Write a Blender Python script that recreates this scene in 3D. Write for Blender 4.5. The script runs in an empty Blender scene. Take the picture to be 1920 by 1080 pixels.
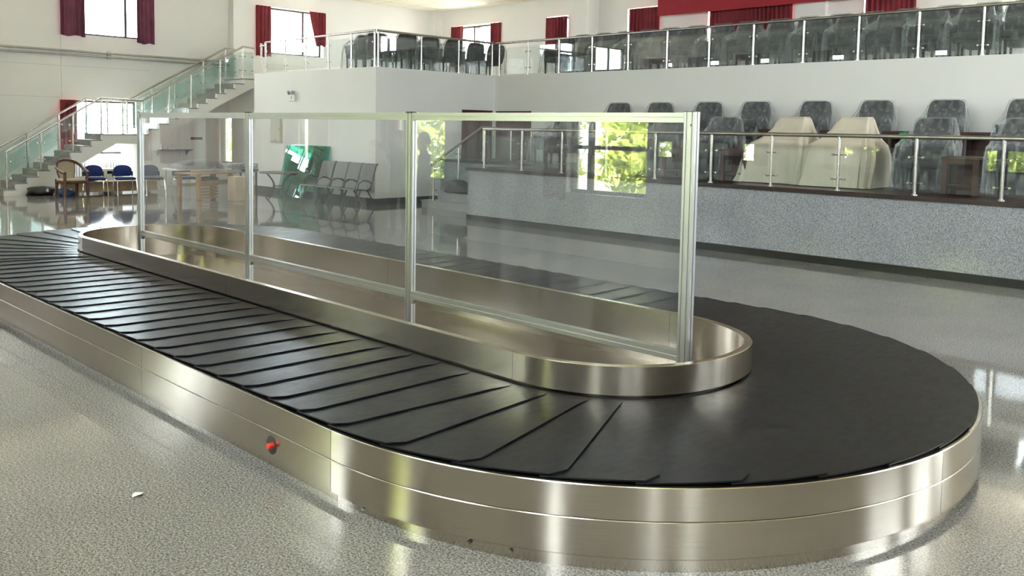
import bpy, math, random
from mathutils import Vector, Matrix
random.seed(7)
PI = math.pi
scene = bpy.context.scene
COL = scene.collection

# ------------------------------------------------------------------ materials
def new_mat(name):
    m = bpy.data.materials.new(name); m.use_nodes = True
    nt = m.node_tree; nt.nodes.clear()
    out = nt.nodes.new('ShaderNodeOutputMaterial')
    return m, nt, out

def pbsdf(nt, color=(.8, .8, .8), rough=.5, metal=0., **kw):
    b = nt.nodes.new('ShaderNodeBsdfPrincipled')
    b.inputs['Base Color'].default_value = (*color, 1)
    b.inputs['Roughness'].default_value = rough
    b.inputs['Metallic'].default_value = metal
    for k, v in kw.items():
        b.inputs[k].default_value = v
    return b

def noise(nt, scale, detail=3., rough=.5, coord='Object', vec_scale=None):
    tc = nt.nodes.new('ShaderNodeTexCoord'); n = nt.nodes.new('ShaderNodeTexNoise')
    n.inputs['Scale'].default_value = scale; n.inputs['Detail'].default_value = detail
    n.inputs['Roughness'].default_value = rough
    src = tc.outputs[coord]
    if vec_scale:
        mp = nt.nodes.new('ShaderNodeMapping'); mp.inputs['Scale'].default_value = vec_scale
        nt.links.new(src, mp.inputs[0]); src = mp.outputs[0]
    nt.links.new(src, n.inputs['Vector'])
    return n

def ramp(nt, fac, stops):
    r = nt.nodes.new('ShaderNodeValToRGB')
    els = r.color_ramp.elements
    while len(els) < len(stops): els.new(.5)
    for e, (p, c) in zip(els, stops):
        e.position = p; e.color = (*c, 1) if len(c) == 3 else c
    nt.links.new(fac, r.inputs[0])
    return r

def simple(name, color, rough=.5, metal=0., var=.06, vscale=6., bump=0., bscale=40., **kw):
    m, nt, out = new_mat(name)
    b = pbsdf(nt, color, rough, metal, **kw)
    if var:
        n = noise(nt, vscale, 4.)
        lo = tuple(c * (1 - var) for c in color); hi = tuple(min(1, c * (1 + var)) for c in color)
        r = ramp(nt, n.outputs['Fac'], [(.3, lo), (.7, hi)])
        nt.links.new(r.outputs[0], b.inputs['Base Color'])
    if bump:
        n2 = noise(nt, bscale, 3.)
        bp = nt.nodes.new('ShaderNodeBump'); bp.inputs['Strength'].default_value = bump
        bp.inputs['Distance'].default_value = .01
        nt.links.new(n2.outputs['Fac'], bp.inputs['Height']); nt.links.new(bp.outputs[0], b.inputs['Normal'])
    nt.links.new(b.outputs[0], out.inputs[0])
    return m

def granite(name, base, dark, light, scale, rough, tile=None, spec=.5, coat=0.):
    m, nt, out = new_mat(name)
    b = pbsdf(nt, base, rough)
    b.inputs['Specular IOR Level'].default_value = spec
    if coat:
        b.inputs['Coat Weight'].default_value = coat; b.inputs['Coat Roughness'].default_value = .03
    n1 = noise(nt, scale, 3., .6); n2 = noise(nt, scale * 2.3, 2., .6); n3 = noise(nt, 1.3, 3.)
    r1 = ramp(nt, n1.outputs['Fac'], [(.42, dark), (.485, base), (.55, base), (.61, light)])
    r2 = ramp(nt, n2.outputs['Fac'], [(.425, (.22, .22, .22)), (.465, (1, 1, 1))])
    mx = nt.nodes.new('ShaderNodeMix'); mx.data_type = 'RGBA'; mx.blend_type = 'MULTIPLY'
    mx.inputs[0].default_value = .85
    nt.links.new(r1.outputs[0], mx.inputs[6]); nt.links.new(r2.outputs[0], mx.inputs[7])
    r3 = ramp(nt, n3.outputs['Fac'], [(.3, (.9, .9, .9)), (.7, (1.06, 1.05, 1.04))])
    mx2 = nt.nodes.new('ShaderNodeMix'); mx2.data_type = 'RGBA'; mx2.blend_type = 'MULTIPLY'; mx2.inputs[0].default_value = 1
    nt.links.new(mx.outputs[2], mx2.inputs[6]); nt.links.new(r3.outputs[0], mx2.inputs[7])
    col = mx2.outputs[2]
    if tile:
        axes, size, width = tile
        tc = nt.nodes.new('ShaderNodeTexCoord'); sp = nt.nodes.new('ShaderNodeSeparateXYZ')
        nt.links.new(tc.outputs['Object'], sp.inputs[0])
        prev = None
        for ax, off in axes:
            ad = nt.nodes.new('ShaderNodeMath'); ad.operation = 'ADD'; ad.inputs[1].default_value = off
            nt.links.new(sp.outputs[ax], ad.inputs[0])
            pp = nt.nodes.new('ShaderNodeMath'); pp.operation = 'PINGPONG'; pp.inputs[1].default_value = size / 2
            nt.links.new(ad.outputs[0], pp.inputs[0])
            lt = nt.nodes.new('ShaderNodeMath'); lt.operation = 'LESS_THAN'; lt.inputs[1].default_value = width
            nt.links.new(pp.outputs[0], lt.inputs[0])
            if prev:
                mm = nt.nodes.new('ShaderNodeMath'); mm.operation = 'MAXIMUM'
                nt.links.new(prev, mm.inputs[0]); nt.links.new(lt.outputs[0], mm.inputs[1]); prev = mm.outputs[0]
            else: prev = lt.outputs[0]
        mf = nt.nodes.new('ShaderNodeMath'); mf.operation = 'MULTIPLY'; mf.inputs[1].default_value = .45
        nt.links.new(prev, mf.inputs[0])
        mx3 = nt.nodes.new('ShaderNodeMix'); mx3.data_type = 'RGBA'
        nt.links.new(mf.outputs[0], mx3.inputs[0]); nt.links.new(col, mx3.inputs[6])
        mx3.inputs[7].default_value = (.12, .11, .1, 1)
        col = mx3.outputs[2]
    nt.links.new(col, b.inputs['Base Color'])
    nr = noise(nt, 9., 4.)
    rr = nt.nodes.new('ShaderNodeMapRange'); rr.inputs[3].default_value = rough * .75; rr.inputs[4].default_value = rough * 1.35
    nt.links.new(nr.outputs['Fac'], rr.inputs[0]); nt.links.new(rr.outputs[0], b.inputs['Roughness'])
    nt.links.new(b.outputs[0], out.inputs[0])
    return m

def brushed(name, color, rough, aniso, rot=.25):
    m, nt, out = new_mat(name)
    b = pbsdf(nt, color, rough, 1.)
    b.inputs['Anisotropic'].default_value = aniso
    b.inputs['Anisotropic Rotation'].default_value = rot
    t = nt.nodes.new('ShaderNodeTangent'); t.direction_type = 'UV_MAP'; t.uv_map = 'UVMap'
    nt.links.new(t.outputs[0], b.inputs['Tangent'])
    tc = nt.nodes.new('ShaderNodeUVMap'); tc.uv_map = 'UVMap'
    mp = nt.nodes.new('ShaderNodeMapping'); mp.inputs['Scale'].default_value = (3, 400, 1)
    n = nt.nodes.new('ShaderNodeTexNoise'); n.inputs['Scale'].default_value = 1; n.inputs['Detail'].default_value = 3
    nt.links.new(tc.outputs[0], mp.inputs[0]); nt.links.new(mp.outputs[0], n.inputs['Vector'])
    r = ramp(nt, n.outputs['Fac'], [(.3, tuple(c * .9 for c in color)), (.7, tuple(min(1, c * 1.06) for c in color))])
    nt.links.new(r.outputs[0], b.inputs['Base Color'])
    n2 = noise(nt, 2.5, 4.)
    rr = nt.nodes.new('ShaderNodeMapRange'); rr.inputs[3].default_value = rough * .8; rr.inputs[4].default_value = rough * 1.25
    nt.links.new(n2.outputs['Fac'], rr.inputs[0]); nt.links.new(rr.outputs[0], b.inputs['Roughness'])
    nt.links.new(b.outputs[0], out.inputs[0])
    return m

def thin_glass(name, tint=(1, 1, 1), ior=1.5, rough=0., dirt=0.):
    m, nt, out = new_mat(name)
    tr = nt.nodes.new('ShaderNodeBsdfTransparent'); tr.inputs[0].default_value = (*tint, 1)
    gl = nt.nodes.new('ShaderNodeBsdfGlossy'); gl.inputs['Roughness'].default_value = rough
    gl.inputs['Color'].default_value = (1, 1, 1, 1)
    fr = nt.nodes.new('ShaderNodeFresnel'); ge = nt.nodes.new('ShaderNodeNewGeometry')
    io = nt.nodes.new('ShaderNodeMath'); io.operation = 'MULTIPLY_ADD'; io.inputs[1].default_value = 1 / ior - ior; io.inputs[2].default_value = ior
    nt.links.new(ge.outputs['Backfacing'], io.inputs[0]); nt.links.new(io.outputs[0], fr.inputs['IOR'])
    mx = nt.nodes.new('ShaderNodeMixShader')
    nt.links.new(fr.outputs[0], mx.inputs[0]); nt.links.new(tr.outputs[0], mx.inputs[1]); nt.links.new(gl.outputs[0], mx.inputs[2])
    last = mx.outputs[0]
    if dirt:
        n = noise(nt, 2., 5., .6, vec_scale=(3, 3, .5))
        mr = nt.nodes.new('ShaderNodeMapRange'); mr.inputs[1].default_value = .45; mr.inputs[2].default_value = .75
        mr.inputs[3].default_value = dirt * .3; mr.inputs[4].default_value = dirt
        df = nt.nodes.new('ShaderNodeBsdfDiffuse'); df.inputs[0].default_value = (.8, .82, .82, 1)
        m2 = nt.nodes.new('ShaderNodeMixShader')
        nt.links.new(n.outputs['Fac'], mr.inputs[0]); nt.links.new(mr.outputs[0], m2.inputs[0])
        nt.links.new(last, m2.inputs[1]); nt.links.new(df.outputs[0], m2.inputs[2]); last = m2.outputs[0]
    nt.links.new(last, out.inputs[0])
    return m

def plastic_film(name):
    m, nt, out = new_mat(name)
    tr = nt.nodes.new('ShaderNodeBsdfTransparent'); tr.inputs[0].default_value = (.93, .94, .94, 1)
    b = pbsdf(nt, (.72, .74, .74), .22)
    n = noise(nt, 5., 2.5, .55, vec_scale=(2.6, 2.6, .45))
    lw = nt.nodes.new('ShaderNodeLayerWeight'); lw.inputs['Blend'].default_value = .35
    mr = nt.nodes.new('ShaderNodeMapRange'); mr.inputs[1].default_value = .47; mr.inputs[2].default_value = .72
    mr.inputs[3].default_value = .02; mr.inputs[4].default_value = .26
    nt.links.new(n.outputs['Fac'], mr.inputs[0])
    ad = nt.nodes.new('ShaderNodeMath'); ad.operation = 'MULTIPLY_ADD'; ad.inputs[1].default_value = .3
    nt.links.new(lw.outputs['Facing'], ad.inputs[0]); nt.links.new(mr.outputs[0], ad.inputs[2])
    mx = nt.nodes.new('ShaderNodeMixShader')
    nt.links.new(ad.outputs[0], mx.inputs[0]); nt.links.new(tr.outputs[0], mx.inputs[1]); nt.links.new(b.outputs[0], mx.inputs[2])
    nt.links.new(mx.outputs[0], out.inputs[0])
    return m

def rubber_mat():
    m, nt, out = new_mat('belt_rubber')
    b = pbsdf(nt, (.012, .012, .013), .35)
    b.inputs['Specular IOR Level'].default_value = .17
    n = noise(nt, 4., 6., .65); n2 = noise(nt, 26., 4., .6, vec_scale=(1, .35, 1))
    r = ramp(nt, n.outputs['Fac'], [(.35, (.006, .006, .007)), (.7, (.015, .015, .017))])
    nt.links.new(r.outputs[0], b.inputs['Base Color'])
    mr = nt.nodes.new('ShaderNodeMapRange'); mr.inputs[1].default_value = .3; mr.inputs[2].default_value = .7
    mr.inputs[3].default_value = .28; mr.inputs[4].default_value = .42
    mxx = nt.nodes.new('ShaderNodeMath'); mxx.operation = 'MULTIPLY_ADD'; mxx.inputs[1].default_value = .5; 
    hf = nt.nodes.new('ShaderNodeMath'); hf.operation = 'MULTIPLY'; hf.inputs[1].default_value = .5
    nt.links.new(n.outputs['Fac'], hf.inputs[0])
    nt.links.new(n2.outputs['Fac'], mxx.inputs[0]); nt.links.new(hf.outputs[0], mxx.inputs[2])
    nt.links.new(mxx.outputs[0], mr.inputs[0]); nt.links.new(mr.outputs[0], b.inputs['Roughness'])
    bp = nt.nodes.new('ShaderNodeBump'); bp.inputs['Strength'].default_value = .05; bp.inputs['Distance'].default_value = .003
    nt.links.new(n2.outputs['Fac'], bp.inputs['Height']); nt.links.new(bp.outputs[0], b.inputs['Normal'])
    nt.links.new(b.outputs[0], out.inputs[0])
    return m

def ceiling_mat():
    m, nt, out = new_mat('ceiling_panels')
    b = pbsdf(nt, (.86, .81, .68), .85)
    tc = nt.nodes.new('ShaderNodeTexCoord'); sp = nt.nodes.new('ShaderNodeSeparateXYZ')
    nt.links.new(tc.outputs['Object'], sp.inputs[0]); prev = None
    for ax in (0, 1):
        pp = nt.nodes.new('ShaderNodeMath'); pp.operation = 'PINGPONG'; pp.inputs[1].default_value = .6
        nt.links.new(sp.outputs[ax], pp.inputs[0])
        lt = nt.nodes.new('ShaderNodeMath'); lt.operation = 'LESS_THAN'; lt.inputs[1].default_value = .018
        nt.links.new(pp.outputs[0], lt.inputs[0])
        if prev:
            mm = nt.nodes.new('ShaderNodeMath'); mm.operation = 'MAXIMUM'
            nt.links.new(prev, mm.inputs[0]); nt.links.new(lt.outputs[0], mm.inputs[1]); prev = mm.outputs[0]
        else: prev = lt.outputs[0]
    mx = nt.nodes.new('ShaderNodeMix'); mx.data_type = 'RGBA'
    mx.inputs[6].default_value = (.86, .81, .68, 1); mx.inputs[7].default_value = (.55, .52, .45, 1)
    nt.links.new(prev, mx.inputs[0]); nt.links.new(mx.outputs[2], b.inputs['Base Color'])
    nt.links.new(b.outputs[0], out.inputs[0])
    return m

def leaf_mat(name, c1, c2):
    m, nt, out = new_mat(name)
    n = noise(nt, 3., 4.)
    r = ramp(nt, n.outputs['Fac'], [(.3, c1), (.7, c2)])
    d = nt.nodes.new('ShaderNodeBsdfDiffuse'); t = nt.nodes.new('ShaderNodeBsdfTranslucent')
    mx = nt.nodes.new('ShaderNodeMixShader'); mx.inputs[0].default_value = .4
    nt.links.new(r.outputs[0], d.inputs[0]); nt.links.new(r.outputs[0], t.inputs[0])
    nt.links.new(d.outputs[0], mx.inputs[1]); nt.links.new(t.outputs[0], mx.inputs[2])
    nt.links.new(mx.outputs[0], out.inputs[0])
    return m

M = {}
M['wall'] = simple('wall_paint', (.80, .785, .75), .75, var=.02, vscale=.7, bump=.04, bscale=25)
M['floor'] = granite('floor_granite', (.32, .305, .28), (.15, .142, .13), (.45, .43, .395), 85., .05, ([(0, .35), (1, .2)], .8, .0022), spec=.6)
M['plat_face'] = granite('platform_granite', (.36, .37, .39), (.24, .25, .27), (.44, .45, .47), 60., .16, ([(0, .1)], 1.3, .002))
M['step'] = granite('step_granite', (.36, .36, .35), (.2, .2, .19), (.46, .46, .45), 55., .3)
M['black_stone'] = simple('black_stone', (.012, .0115, .011), .3, var=.2)
M['plat_floor'] = simple('platform_floor_wood', (.026, .012, .011), .35, var=.2)
M['ceiling'] = ceiling_mat()
M['steel'] = brushed('brushed_steel', (.50, .45, .375), .21, .8)
M['steel_deck'] = brushed('deck_steel', (.35, .315, .285), .3, .4)
M['steel_bright'] = simple('polished_steel', (.50, .48, .44), .27, 1., var=.03)
M['steel_dark'] = simple('dark_steel', (.16, .15, .13), .35, 1., var=.1)
M['gap'] = simple('joint_shadow_rubber', (.01, .01, .01), .7, var=0)
M['alu'] = simple('aluminium_profile', (.52, .52, .515), .4, 1., var=.03, vscale=3)
M['black'] = simple('black_plastic', (.012, .012, .013), .45, var=.1)
M['rubber'] = rubber_mat()
M['pane'] = thin_glass('clear_panel', (.985, .99, .988), 1.5, 0., .035)
M['rail_glass'] = thin_glass('rail_glass', (.935, .965, .955), 1.5, 0., .02)
M['stair_glass'] = thin_glass('stair_glass', (.885, .955, .94), 1.5, 0., .05)
M['green_glass'] = thin_glass('green_sheet_glass', (.50, .80, .73), 1.52, 0., .03)
M['win_glass'] = thin_glass('window_glass', (.97, .98, .97), 1.45)
M['win_frame'] = simple('window_frame_brown', (.035, .028, .025), .4, var=.1)
M['curtain'] = simple('curtain_red', (.17, .012, .02), .8, var=.25, vscale=3)
M['curtain_p'] = simple('curtain_purple', (.13, .03, .06), .8, var=.25, vscale=3)
M['banner'] = simple('banner_red', (.30, .008, .018), .7, var=.05)
M['chair_dark'] = simple('dark_upholstery', (.020, .020, .021), .7, var=.3, vscale=9, bump=.1, bscale=120)
M['chair_brown'] = simple('brown_upholstery', (.06, .042, .038), .7, var=.25, vscale=9)
M['redwood'] = simple('red_wood', (.05, .013, .010), .3, var=.3, vscale=4)
M['film'] = plastic_film('plastic_film')
M['cloth'] = simple('beige_cloth', (.58, .52, .42), .85, var=.06, vscale=5, bump=.1, bscale=60)
M['door'] = simple('dark_red_door', (.085, .022, .018), .35, var=.2, vscale=2)
M['arm_wood'] = simple('brown_chair_wood', (.10, .032, .016), .35, var=.25, vscale=10)
M['beige'] = simple('beige_upholstery', (.46, .38, .26), .8, var=.12, vscale=20)
M['blue'] = simple('blue_fabric', (.012, .03, .16), .8, var=.12, vscale=30)
M['chrome'] = simple('chrome', (.85, .85, .85), .08, 1., var=0)
M['card'] = simple('cardboard', (.50, .38, .26), .8, var=.08)
M['crate'] = simple('crate_board', (.36, .25, .15), .7, var=.2, vscale=5)
M['pine'] = simple('pine_wood', (.30, .155, .05), .5, var=.25, vscale=8)
M['white'] = simple('white_enamel', (.80, .80, .78), .35, var=.02)
M['grey'] = simple('grey_sheet', (.32, .33, .34), .6, var=.08)
M['greycloth'] = simple('grey_cloth', (.30, .31, .32), .8, var=.15)
M['mesh_grey'] = simple('sling_mesh', (.20, .205, .195), .75, var=.1, vscale=40)
M['tube_dark'] = simple('dark_tube', (.04, .042, .042), .35, .4, var=.1)
M['panel_beige'] = simple('panel_beige', (.50, .47, .38), .5, var=.05)
M['pipe'] = simple('grey_pipe', (.42, .41, .38), .5, var=.1)
M['bag'] = simple('black_bag_film', (.006, .006, .007), .45, var=.3, bump=.5, bscale=14)
M['red'] = simple('red_knob', (.75, .03, .015), .35, var=.03)
M['crack'] = simple('wall_seam', (.60, .595, .57), .8, var=.05)
M['grass'] = simple('grass', (.13, .125, .075), .9, var=.35, vscale=2)
M['hole_shade'] = simple('painted_hole_shade', (.035, .03, .022), .6, var=.2)
M['added_panel'] = simple('added_dark_panel', (.10, .065, .04), .5, var=.25, vscale=2)
M['paving'] = simple('pale_paving', (.27, .255, .23), .9)
M['leaf1'] = leaf_mat('leaf_light', (.34, .42, .08), (.60, .66, .22))
M['leaf2'] = leaf_mat('leaf_dark', (.26, .34, .08), (.50, .56, .18))
M['trunk'] = simple('bark', (.12, .08, .05), .9, var=.3)
M['paper'] = simple('paper_scrap', (.8, .78, .72), .7, var=.05)
M['greentag'] = simple('green_tag', (.02, .22, .09), .4, var=.1)
M['bluefilm'] = simple('blue_sheet', (.03, .07, .16), .6, var=.2)

# ------------------------------------------------------------------ mesh builder
class MB:
    def __init__(s): s.v = []; s.f = []; s.uv = {}
    def add(s, vs, fs, uvs=None):
        o = len(s.v); s.v += [tuple(v) for v in vs]
        for k, f in enumerate(fs):
            if uvs: s.uv[len(s.f)] = uvs[k]
            s.f.append(tuple(i + o for i in f))
        return s
    def box(s, x0, x1, y0, y1, z0, z1):
        if x0 > x1: x0, x1 = x1, x0
        if y0 > y1: y0, y1 = y1, y0
        if z0 > z1: z0, z1 = z1, z0
        return s.add([(x0, y0, z0), (x1, y0, z0), (x1, y1, z0), (x0, y1, z0), (x0, y0, z1), (x1, y0, z1), (x1, y1, z1), (x0, y1, z1)],
                     [(0, 3, 2, 1), (4, 5, 6, 7), (0, 1, 5, 4), (1, 2, 6, 5), (2, 3, 7, 6), (3, 0, 4, 7)])
    def bbox(s, x0, x1, y0, y1, z0, z1, b=.004):
        """box with chamfered edges along z (octagonal-ish) and top/bottom chamfer"""
        if x0 > x1: x0, x1 = x1, x0
        if y0 > y1: y0, y1 = y1, y0
        def ring(z, i): return [(x0 + i + b, y0 + i, z), (x1 - i - b, y0 + i, z), (x1 - i, y0 + i + b, z), (x1 - i, y1 - i - b, z),
                                (x1 - i - b, y1 - i, z), (x0 + i + b, y1 - i, z), (x0 + i, y1 - i - b, z), (x0 + i, y0 + i + b, z)]
        return s.loft([ring(z0, b), ring(z0 + b, 0), ring(z1 - b, 0), ring(z1, b)])
    def loft(s, rings, cap=True, closed=True):
        n = len(rings[0]); vs = [p for r in rings for p in r]; fs = []
        for i in range(len(rings) - 1):
            for j in range(n if closed else n - 1):
                k = (j + 1) % n
                fs.append((i * n + j, i * n + k, (i + 1) * n + k, (i + 1) * n + j))
        if cap and closed:
            fs.append(tuple(range(n - 1, -1, -1))); fs.append(tuple(range((len(rings) - 1) * n, len(rings) * n)))
        return s.add(vs, fs)
    def prism(s, poly, axis, a, b):
        """extrude polygon (2D list) along axis from a to b"""
        def P(p, t):
            if axis == 'x': return (t, p[0], p[1])
            if axis == 'y': return (p[0], t, p[1])
            return (p[0], p[1], t)
        return s.loft([[P(p, a) for p in poly], [P(p, b) for p in poly]])
    def tube(s, pts, r, n=10, closed=False, cap=True, flat=None):
        pts = [Vector(p) for p in pts]; m = len(pts); rings = []
        nrm = None
        for i, p in enumerate(pts):
            if closed: t = (pts[(i + 1) % m] - pts[i - 1]).normalized()
            elif i == 0: t = (pts[1] - p).normalized()
            elif i == m - 1: t = (p - pts[i - 1]).normalized()
            else:
                a = (p - pts[i - 1]).normalized(); b = (pts[i + 1] - p).normalized(); t = (a + b).normalized()
            if nrm is None:
                nrm = Vector((0, 0, 1)) if abs(t.z) < .9 else Vector((1, 0, 0))
            nrm = (nrm - t * nrm.dot(t)).normalized(); bn = t.cross(nrm)
            k = 1.
            if 0 < i < m - 1 and not closed:
                c = max(.3, (pts[i] - pts[i - 1]).normalized().dot(t)); k = 1 / c if c > .6 else 1 / .8
            rr = r[i] if isinstance(r, (list, tuple)) else r
            rings.append([tuple(p + (nrm * math.cos(q) + bn * math.sin(q)) * rr) for q in [2 * PI * j / n for j in range(n)]])
        if closed: rings.append(rings[0]); cap = False
        return s.loft(rings, cap)
    def disc(s, c, axis, r, h, n=16, r2=None):
        """cylinder / cone along axis vector"""
        c = Vector(c); a = Vector(axis).normalized()
        u = a.orthogonal().normalized(); w = a.cross(u); r2 = r if r2 is None else r2
        def R(t, rr): return [tuple(c + a * t + (u * math.cos(q) + w * math.sin(q)) * rr) for q in [2 * PI * j / n for j in range(n)]]
        return s.loft([R(0, r), R(h, r2)])
    def build(s, name, mat, parent=None, smooth=False, loc=None, angle=40):
        me = bpy.data.meshes.new(name); me.from_pydata(s.v, [], s.f); me.update()
        if s.uv:
            ul = me.uv_layers.new(name='UVMap')
            for p in me.polygons:
                q = s.uv.get(p.index)
                if q:
                    for li, c in zip(p.loop_indices, q): ul.data[li].uv = c
        for m in (mat if isinstance(mat, (list, tuple)) else [mat]): me.materials.append(m)
        if smooth:
            me.polygons.foreach_set('use_smooth', [True] * len(me.polygons))
            try: me.set_sharp_from_angle(angle=math.radians(angle))
            except Exception: pass
        o = bpy.data.objects.new(name, me); COL.objects.link(o)
        if parent: o.parent = parent
        if loc: o.location = loc
        return o

def tag(o, label=None, cat=None, group=None, kind=None):
    if label: o['label'] = label
    if cat: o['category'] = cat
    if group: o['group'] = group
    if kind: o['kind'] = kind
    return o
def thing(name, label, cat, loc=(0, 0, 0), rotz=0., group=None):
    o = bpy.data.objects.new(name, None); COL.objects.link(o)
    o.location = loc; o.rotation_euler = (0, 0, rotz); o.empty_display_size = .1
    return tag(o, label, cat, group)
def struct(o): o['kind'] = 'structure'; return o
def dup(root, loc, rotz, label, scale=None):
    r = root.copy(); COL.objects.link(r); r.location = loc; r.rotation_euler = (0, 0, rotz); r['label'] = label
    if scale: r.scale = scale
    for ch in list(root.children):
        c = ch.copy(); COL.objects.link(c); c.parent = r
        for g in list(ch.children):
            d = g.copy(); COL.objects.link(d); d.parent = c
    return r
ORD = ['first', 'second', 'third', 'fourth', 'fifth', 'sixth', 'seventh', 'eighth', 'ninth', 'tenth', 'eleventh', 'twelfth',
       'thirteenth', 'fourteenth', 'fifteenth', 'sixteenth', 'seventeenth', 'eighteenth', 'nineteenth', 'twentieth']
def rrect(w, d, r, n=4, cx=0, cy=0, z=0):
    r = min(r, w / 2 * .98, d / 2 * .98); out = []
    for (sx, sy, a0) in ((1, 1, 0), (-1, 1, 90), (-1, -1, 180), (1, -1, 270)):
        for k in range(n + 1):
            a = math.radians(a0 + 90 * k / n)
            out.append((cx + sx * (w / 2 - r) + r * math.cos(a), cy + sy * (d / 2 - r) + r * math.sin(a), z))
    return out
def sstep(a, b, x):
    t = max(0, min(1, (x - a) / (b - a))); return t * t * (3 - 2 * t)

# ------------------------------------------------------------------ key dimensions (metres)
XL, XR_ROOM, YB, YF, YF2 = -26.3, 7.0, -.8, 22.1, 22.7
ZC = 6.28
PLX, PLY, PLZ = -13.589, 12.443, 1.097       # platform left end, front face, height
YW, XW, YL = 16.97, -17.48, 12.959           # wall under balcony, wing side face, wing front face
ZB = 3.36
XWE = -23.3                                  # wing left end
YS = 13.75; YSE = 13.742                                   # end of the stair

# ------------------------------------------------------------------ camera
cam = bpy.data.cameras.new('camera'); co = bpy.data.objects.new('camera', cam); COL.objects.link(co)
ya, pi_, ro = math.radians(44.609), math.radians(4.063), math.radians(1.056)
fw = Vector((-math.sin(ya) * math.cos(pi_), math.cos(ya) * math.cos(pi_), -math.sin(pi_)))
rt = Vector((math.cos(ya), math.sin(ya), 0)); up = rt.cross(fw)
rt2 = math.cos(ro) * rt + math.sin(ro) * up; up2 = -math.sin(ro) * rt + math.cos(ro) * up
mw = Matrix((rt2, up2, -fw)).transposed().to_4x4(); mw.translation = Vector((0, 0, 1.904))
co.matrix_world = mw
cam.sensor_width = 36; cam.lens = 36 * 1655.213 / 1920; cam.shift_y = -(540 - 360) / 1920
cam.clip_start = .05; cam.clip_end = 200
scene.camera = co

# ------------------------------------------------------------------ room shell
def wall(name, axis, pos, thick, u0, u1, z0, z1, holes, mat):
    """wall in the plane axis=pos, thickness outward (signed); holes = [(u0,u1,z0,z1)]"""
    us = sorted(set([u0, u1] + [h[0] for h in holes] + [h[1] for h in holes])); us = [u for u in us if u0 <= u <= u1]
    mb = MB()
    for a, b in zip(us, us[1:]):
        c = (a + b) / 2
        hs = sorted([(h[2], h[3]) for h in holes if h[0] < c < h[1]])
        z = z0
        for h0, h1 in hs + [(z1, z1)]:
            if h0 > z + 1e-6:
                if axis == 'y': mb.box(a, b, pos, pos + thick, z, h0)
                else: mb.box(pos, pos + thick, a, b, z, h0)
            z = max(z, h1)
    return struct(mb.build(name, mat))

WIN_N = [0]
def window(axis, pos, thick, hole, mull=(), trans=(), portal=True):
    u0, u1, z0, z1 = hole; WIN_N[0] += 1
    t = .055; d0 = pos + thick * .35; d1 = pos + thick * .65
    mb = MB()
    def B(a, b, c, d, e0=d0, e1=d1):
        if axis == 'y': mb.box(a, b, e0, e1, c, d)
        else: mb.box(e0, e1, a, b, c, d)
    B(u0, u1, z0, z0 + t); B(u0, u1, z1 - t, z1); B(u0, u0 + t, z0 + t, z1 - t); B(u1 - t, u1, z0 + t, z1 - t)
    for m in mull:
        c = u0 + (u1 - u0) * m; B(c - .035, c + .035, z0 + t, z1 - t)
    for q in trans:
        c = z0 + (z1 - z0) * q; B(u0 + t, u1 - t, c - .03, c + .03)
    o = struct(mb.build('window_%d' % WIN_N[0], M['win_frame']))
    g = MB(); e = pos + thick * .5
    if axis == 'y': g.box(u0 + t, u1 - t, e - .003, e + .003, z0 + t, z1 - t)
    else: g.box(e - .003, e + .003, u0 + t, u1 - t, z0 + t, z1 - t)
    g.build('pane', M['win_glass'], o)
    if portal:
        L = bpy.data.lights.new('daylight', 'AREA'); L.shape = 'RECTANGLE'
        lo = bpy.data.objects.new('daylight', L); COL.objects.link(lo)
        off = pos + thick * .62
        w, h = u1 - u0 - .1, z1 - z0 - .1
        if axis == 'y':
            L.size, L.size_y = w, h; lo.location = ((u0 + u1) / 2, off, (z0 + z1) / 2)
            lo.rotation_euler = (PI / 2 if thick < 0 else -PI / 2, 0, 0)
        else:
            L.size, L.size_y = h, w; lo.location = (off, (u0 + u1) / 2, (z0 + z1) / 2)
            lo.rotation_euler = (0, -PI / 2 if thick < 0 else PI / 2, 0)
        L.cycles.is_portal = True
    return o

def curtain(label, axis, pos, u0, u1, z0, z1, mat, amp=.045, period=.13, gather=0., group='curtains'):
    """pleated sheet with thickness; gather narrows the lower part towards u0 (negative: towards u1)"""
    mb = MB(); n = max(12, int((u1 - u0) / .018)); nz = 10
    ph = random.random() * 6
    rows = []
    for side in (0, 1):
        for k in range(nz + 1):
            t = k / nz; z = z0 + (z1 - z0) * t; row = []
            for i in range(n + 1):
                s = i / n; g = gather * (1 - t) ** 1.3 * .6
                u = u0 + (u1 - u0) * (s * (1 - abs(g)) + (abs(g) if g < 0 else 0))
                w = amp * (.65 + .35 * math.sin(s * 7 + ph)) * math.sin(2 * PI * (u0 + (u1 - u0) * s) / period + ph + .5 * math.sin(t * 3))
                d = pos + w + (.006 if side else 0)
                zz = z + (.02 * math.sin(s * 9 + ph) if k == 0 else 0)
                row.append((u, d, zz) if axis == 'y' else (d, u, zz))
            rows.append(row)
    W = n + 1
    for sd in (0, 1):
        mb.loft(rows[sd * (nz + 1):(sd + 1) * (nz + 1)], cap=False, closed=False)
    # close the rim
    a = rows[0] + rows[nz + 1]; mb.loft([rows[0], rows[nz + 1]], False, False); mb.loft([rows[nz], rows[2 * nz + 1]], False, False)
    o = mb.build('curtain', mat, smooth=True, angle=80)
    return tag(o, label, 'curtain', group)

# floor, ceiling
struct(MB().box(-26.9, 7.5, -1.2, 23.2, -.2, 0).build('floor', M['floor']))
struct(MB().box(-26.9, 7.5, -1.2, 23.2, ZC, ZC + .2).build('ceiling', M['ceiling']))

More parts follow.
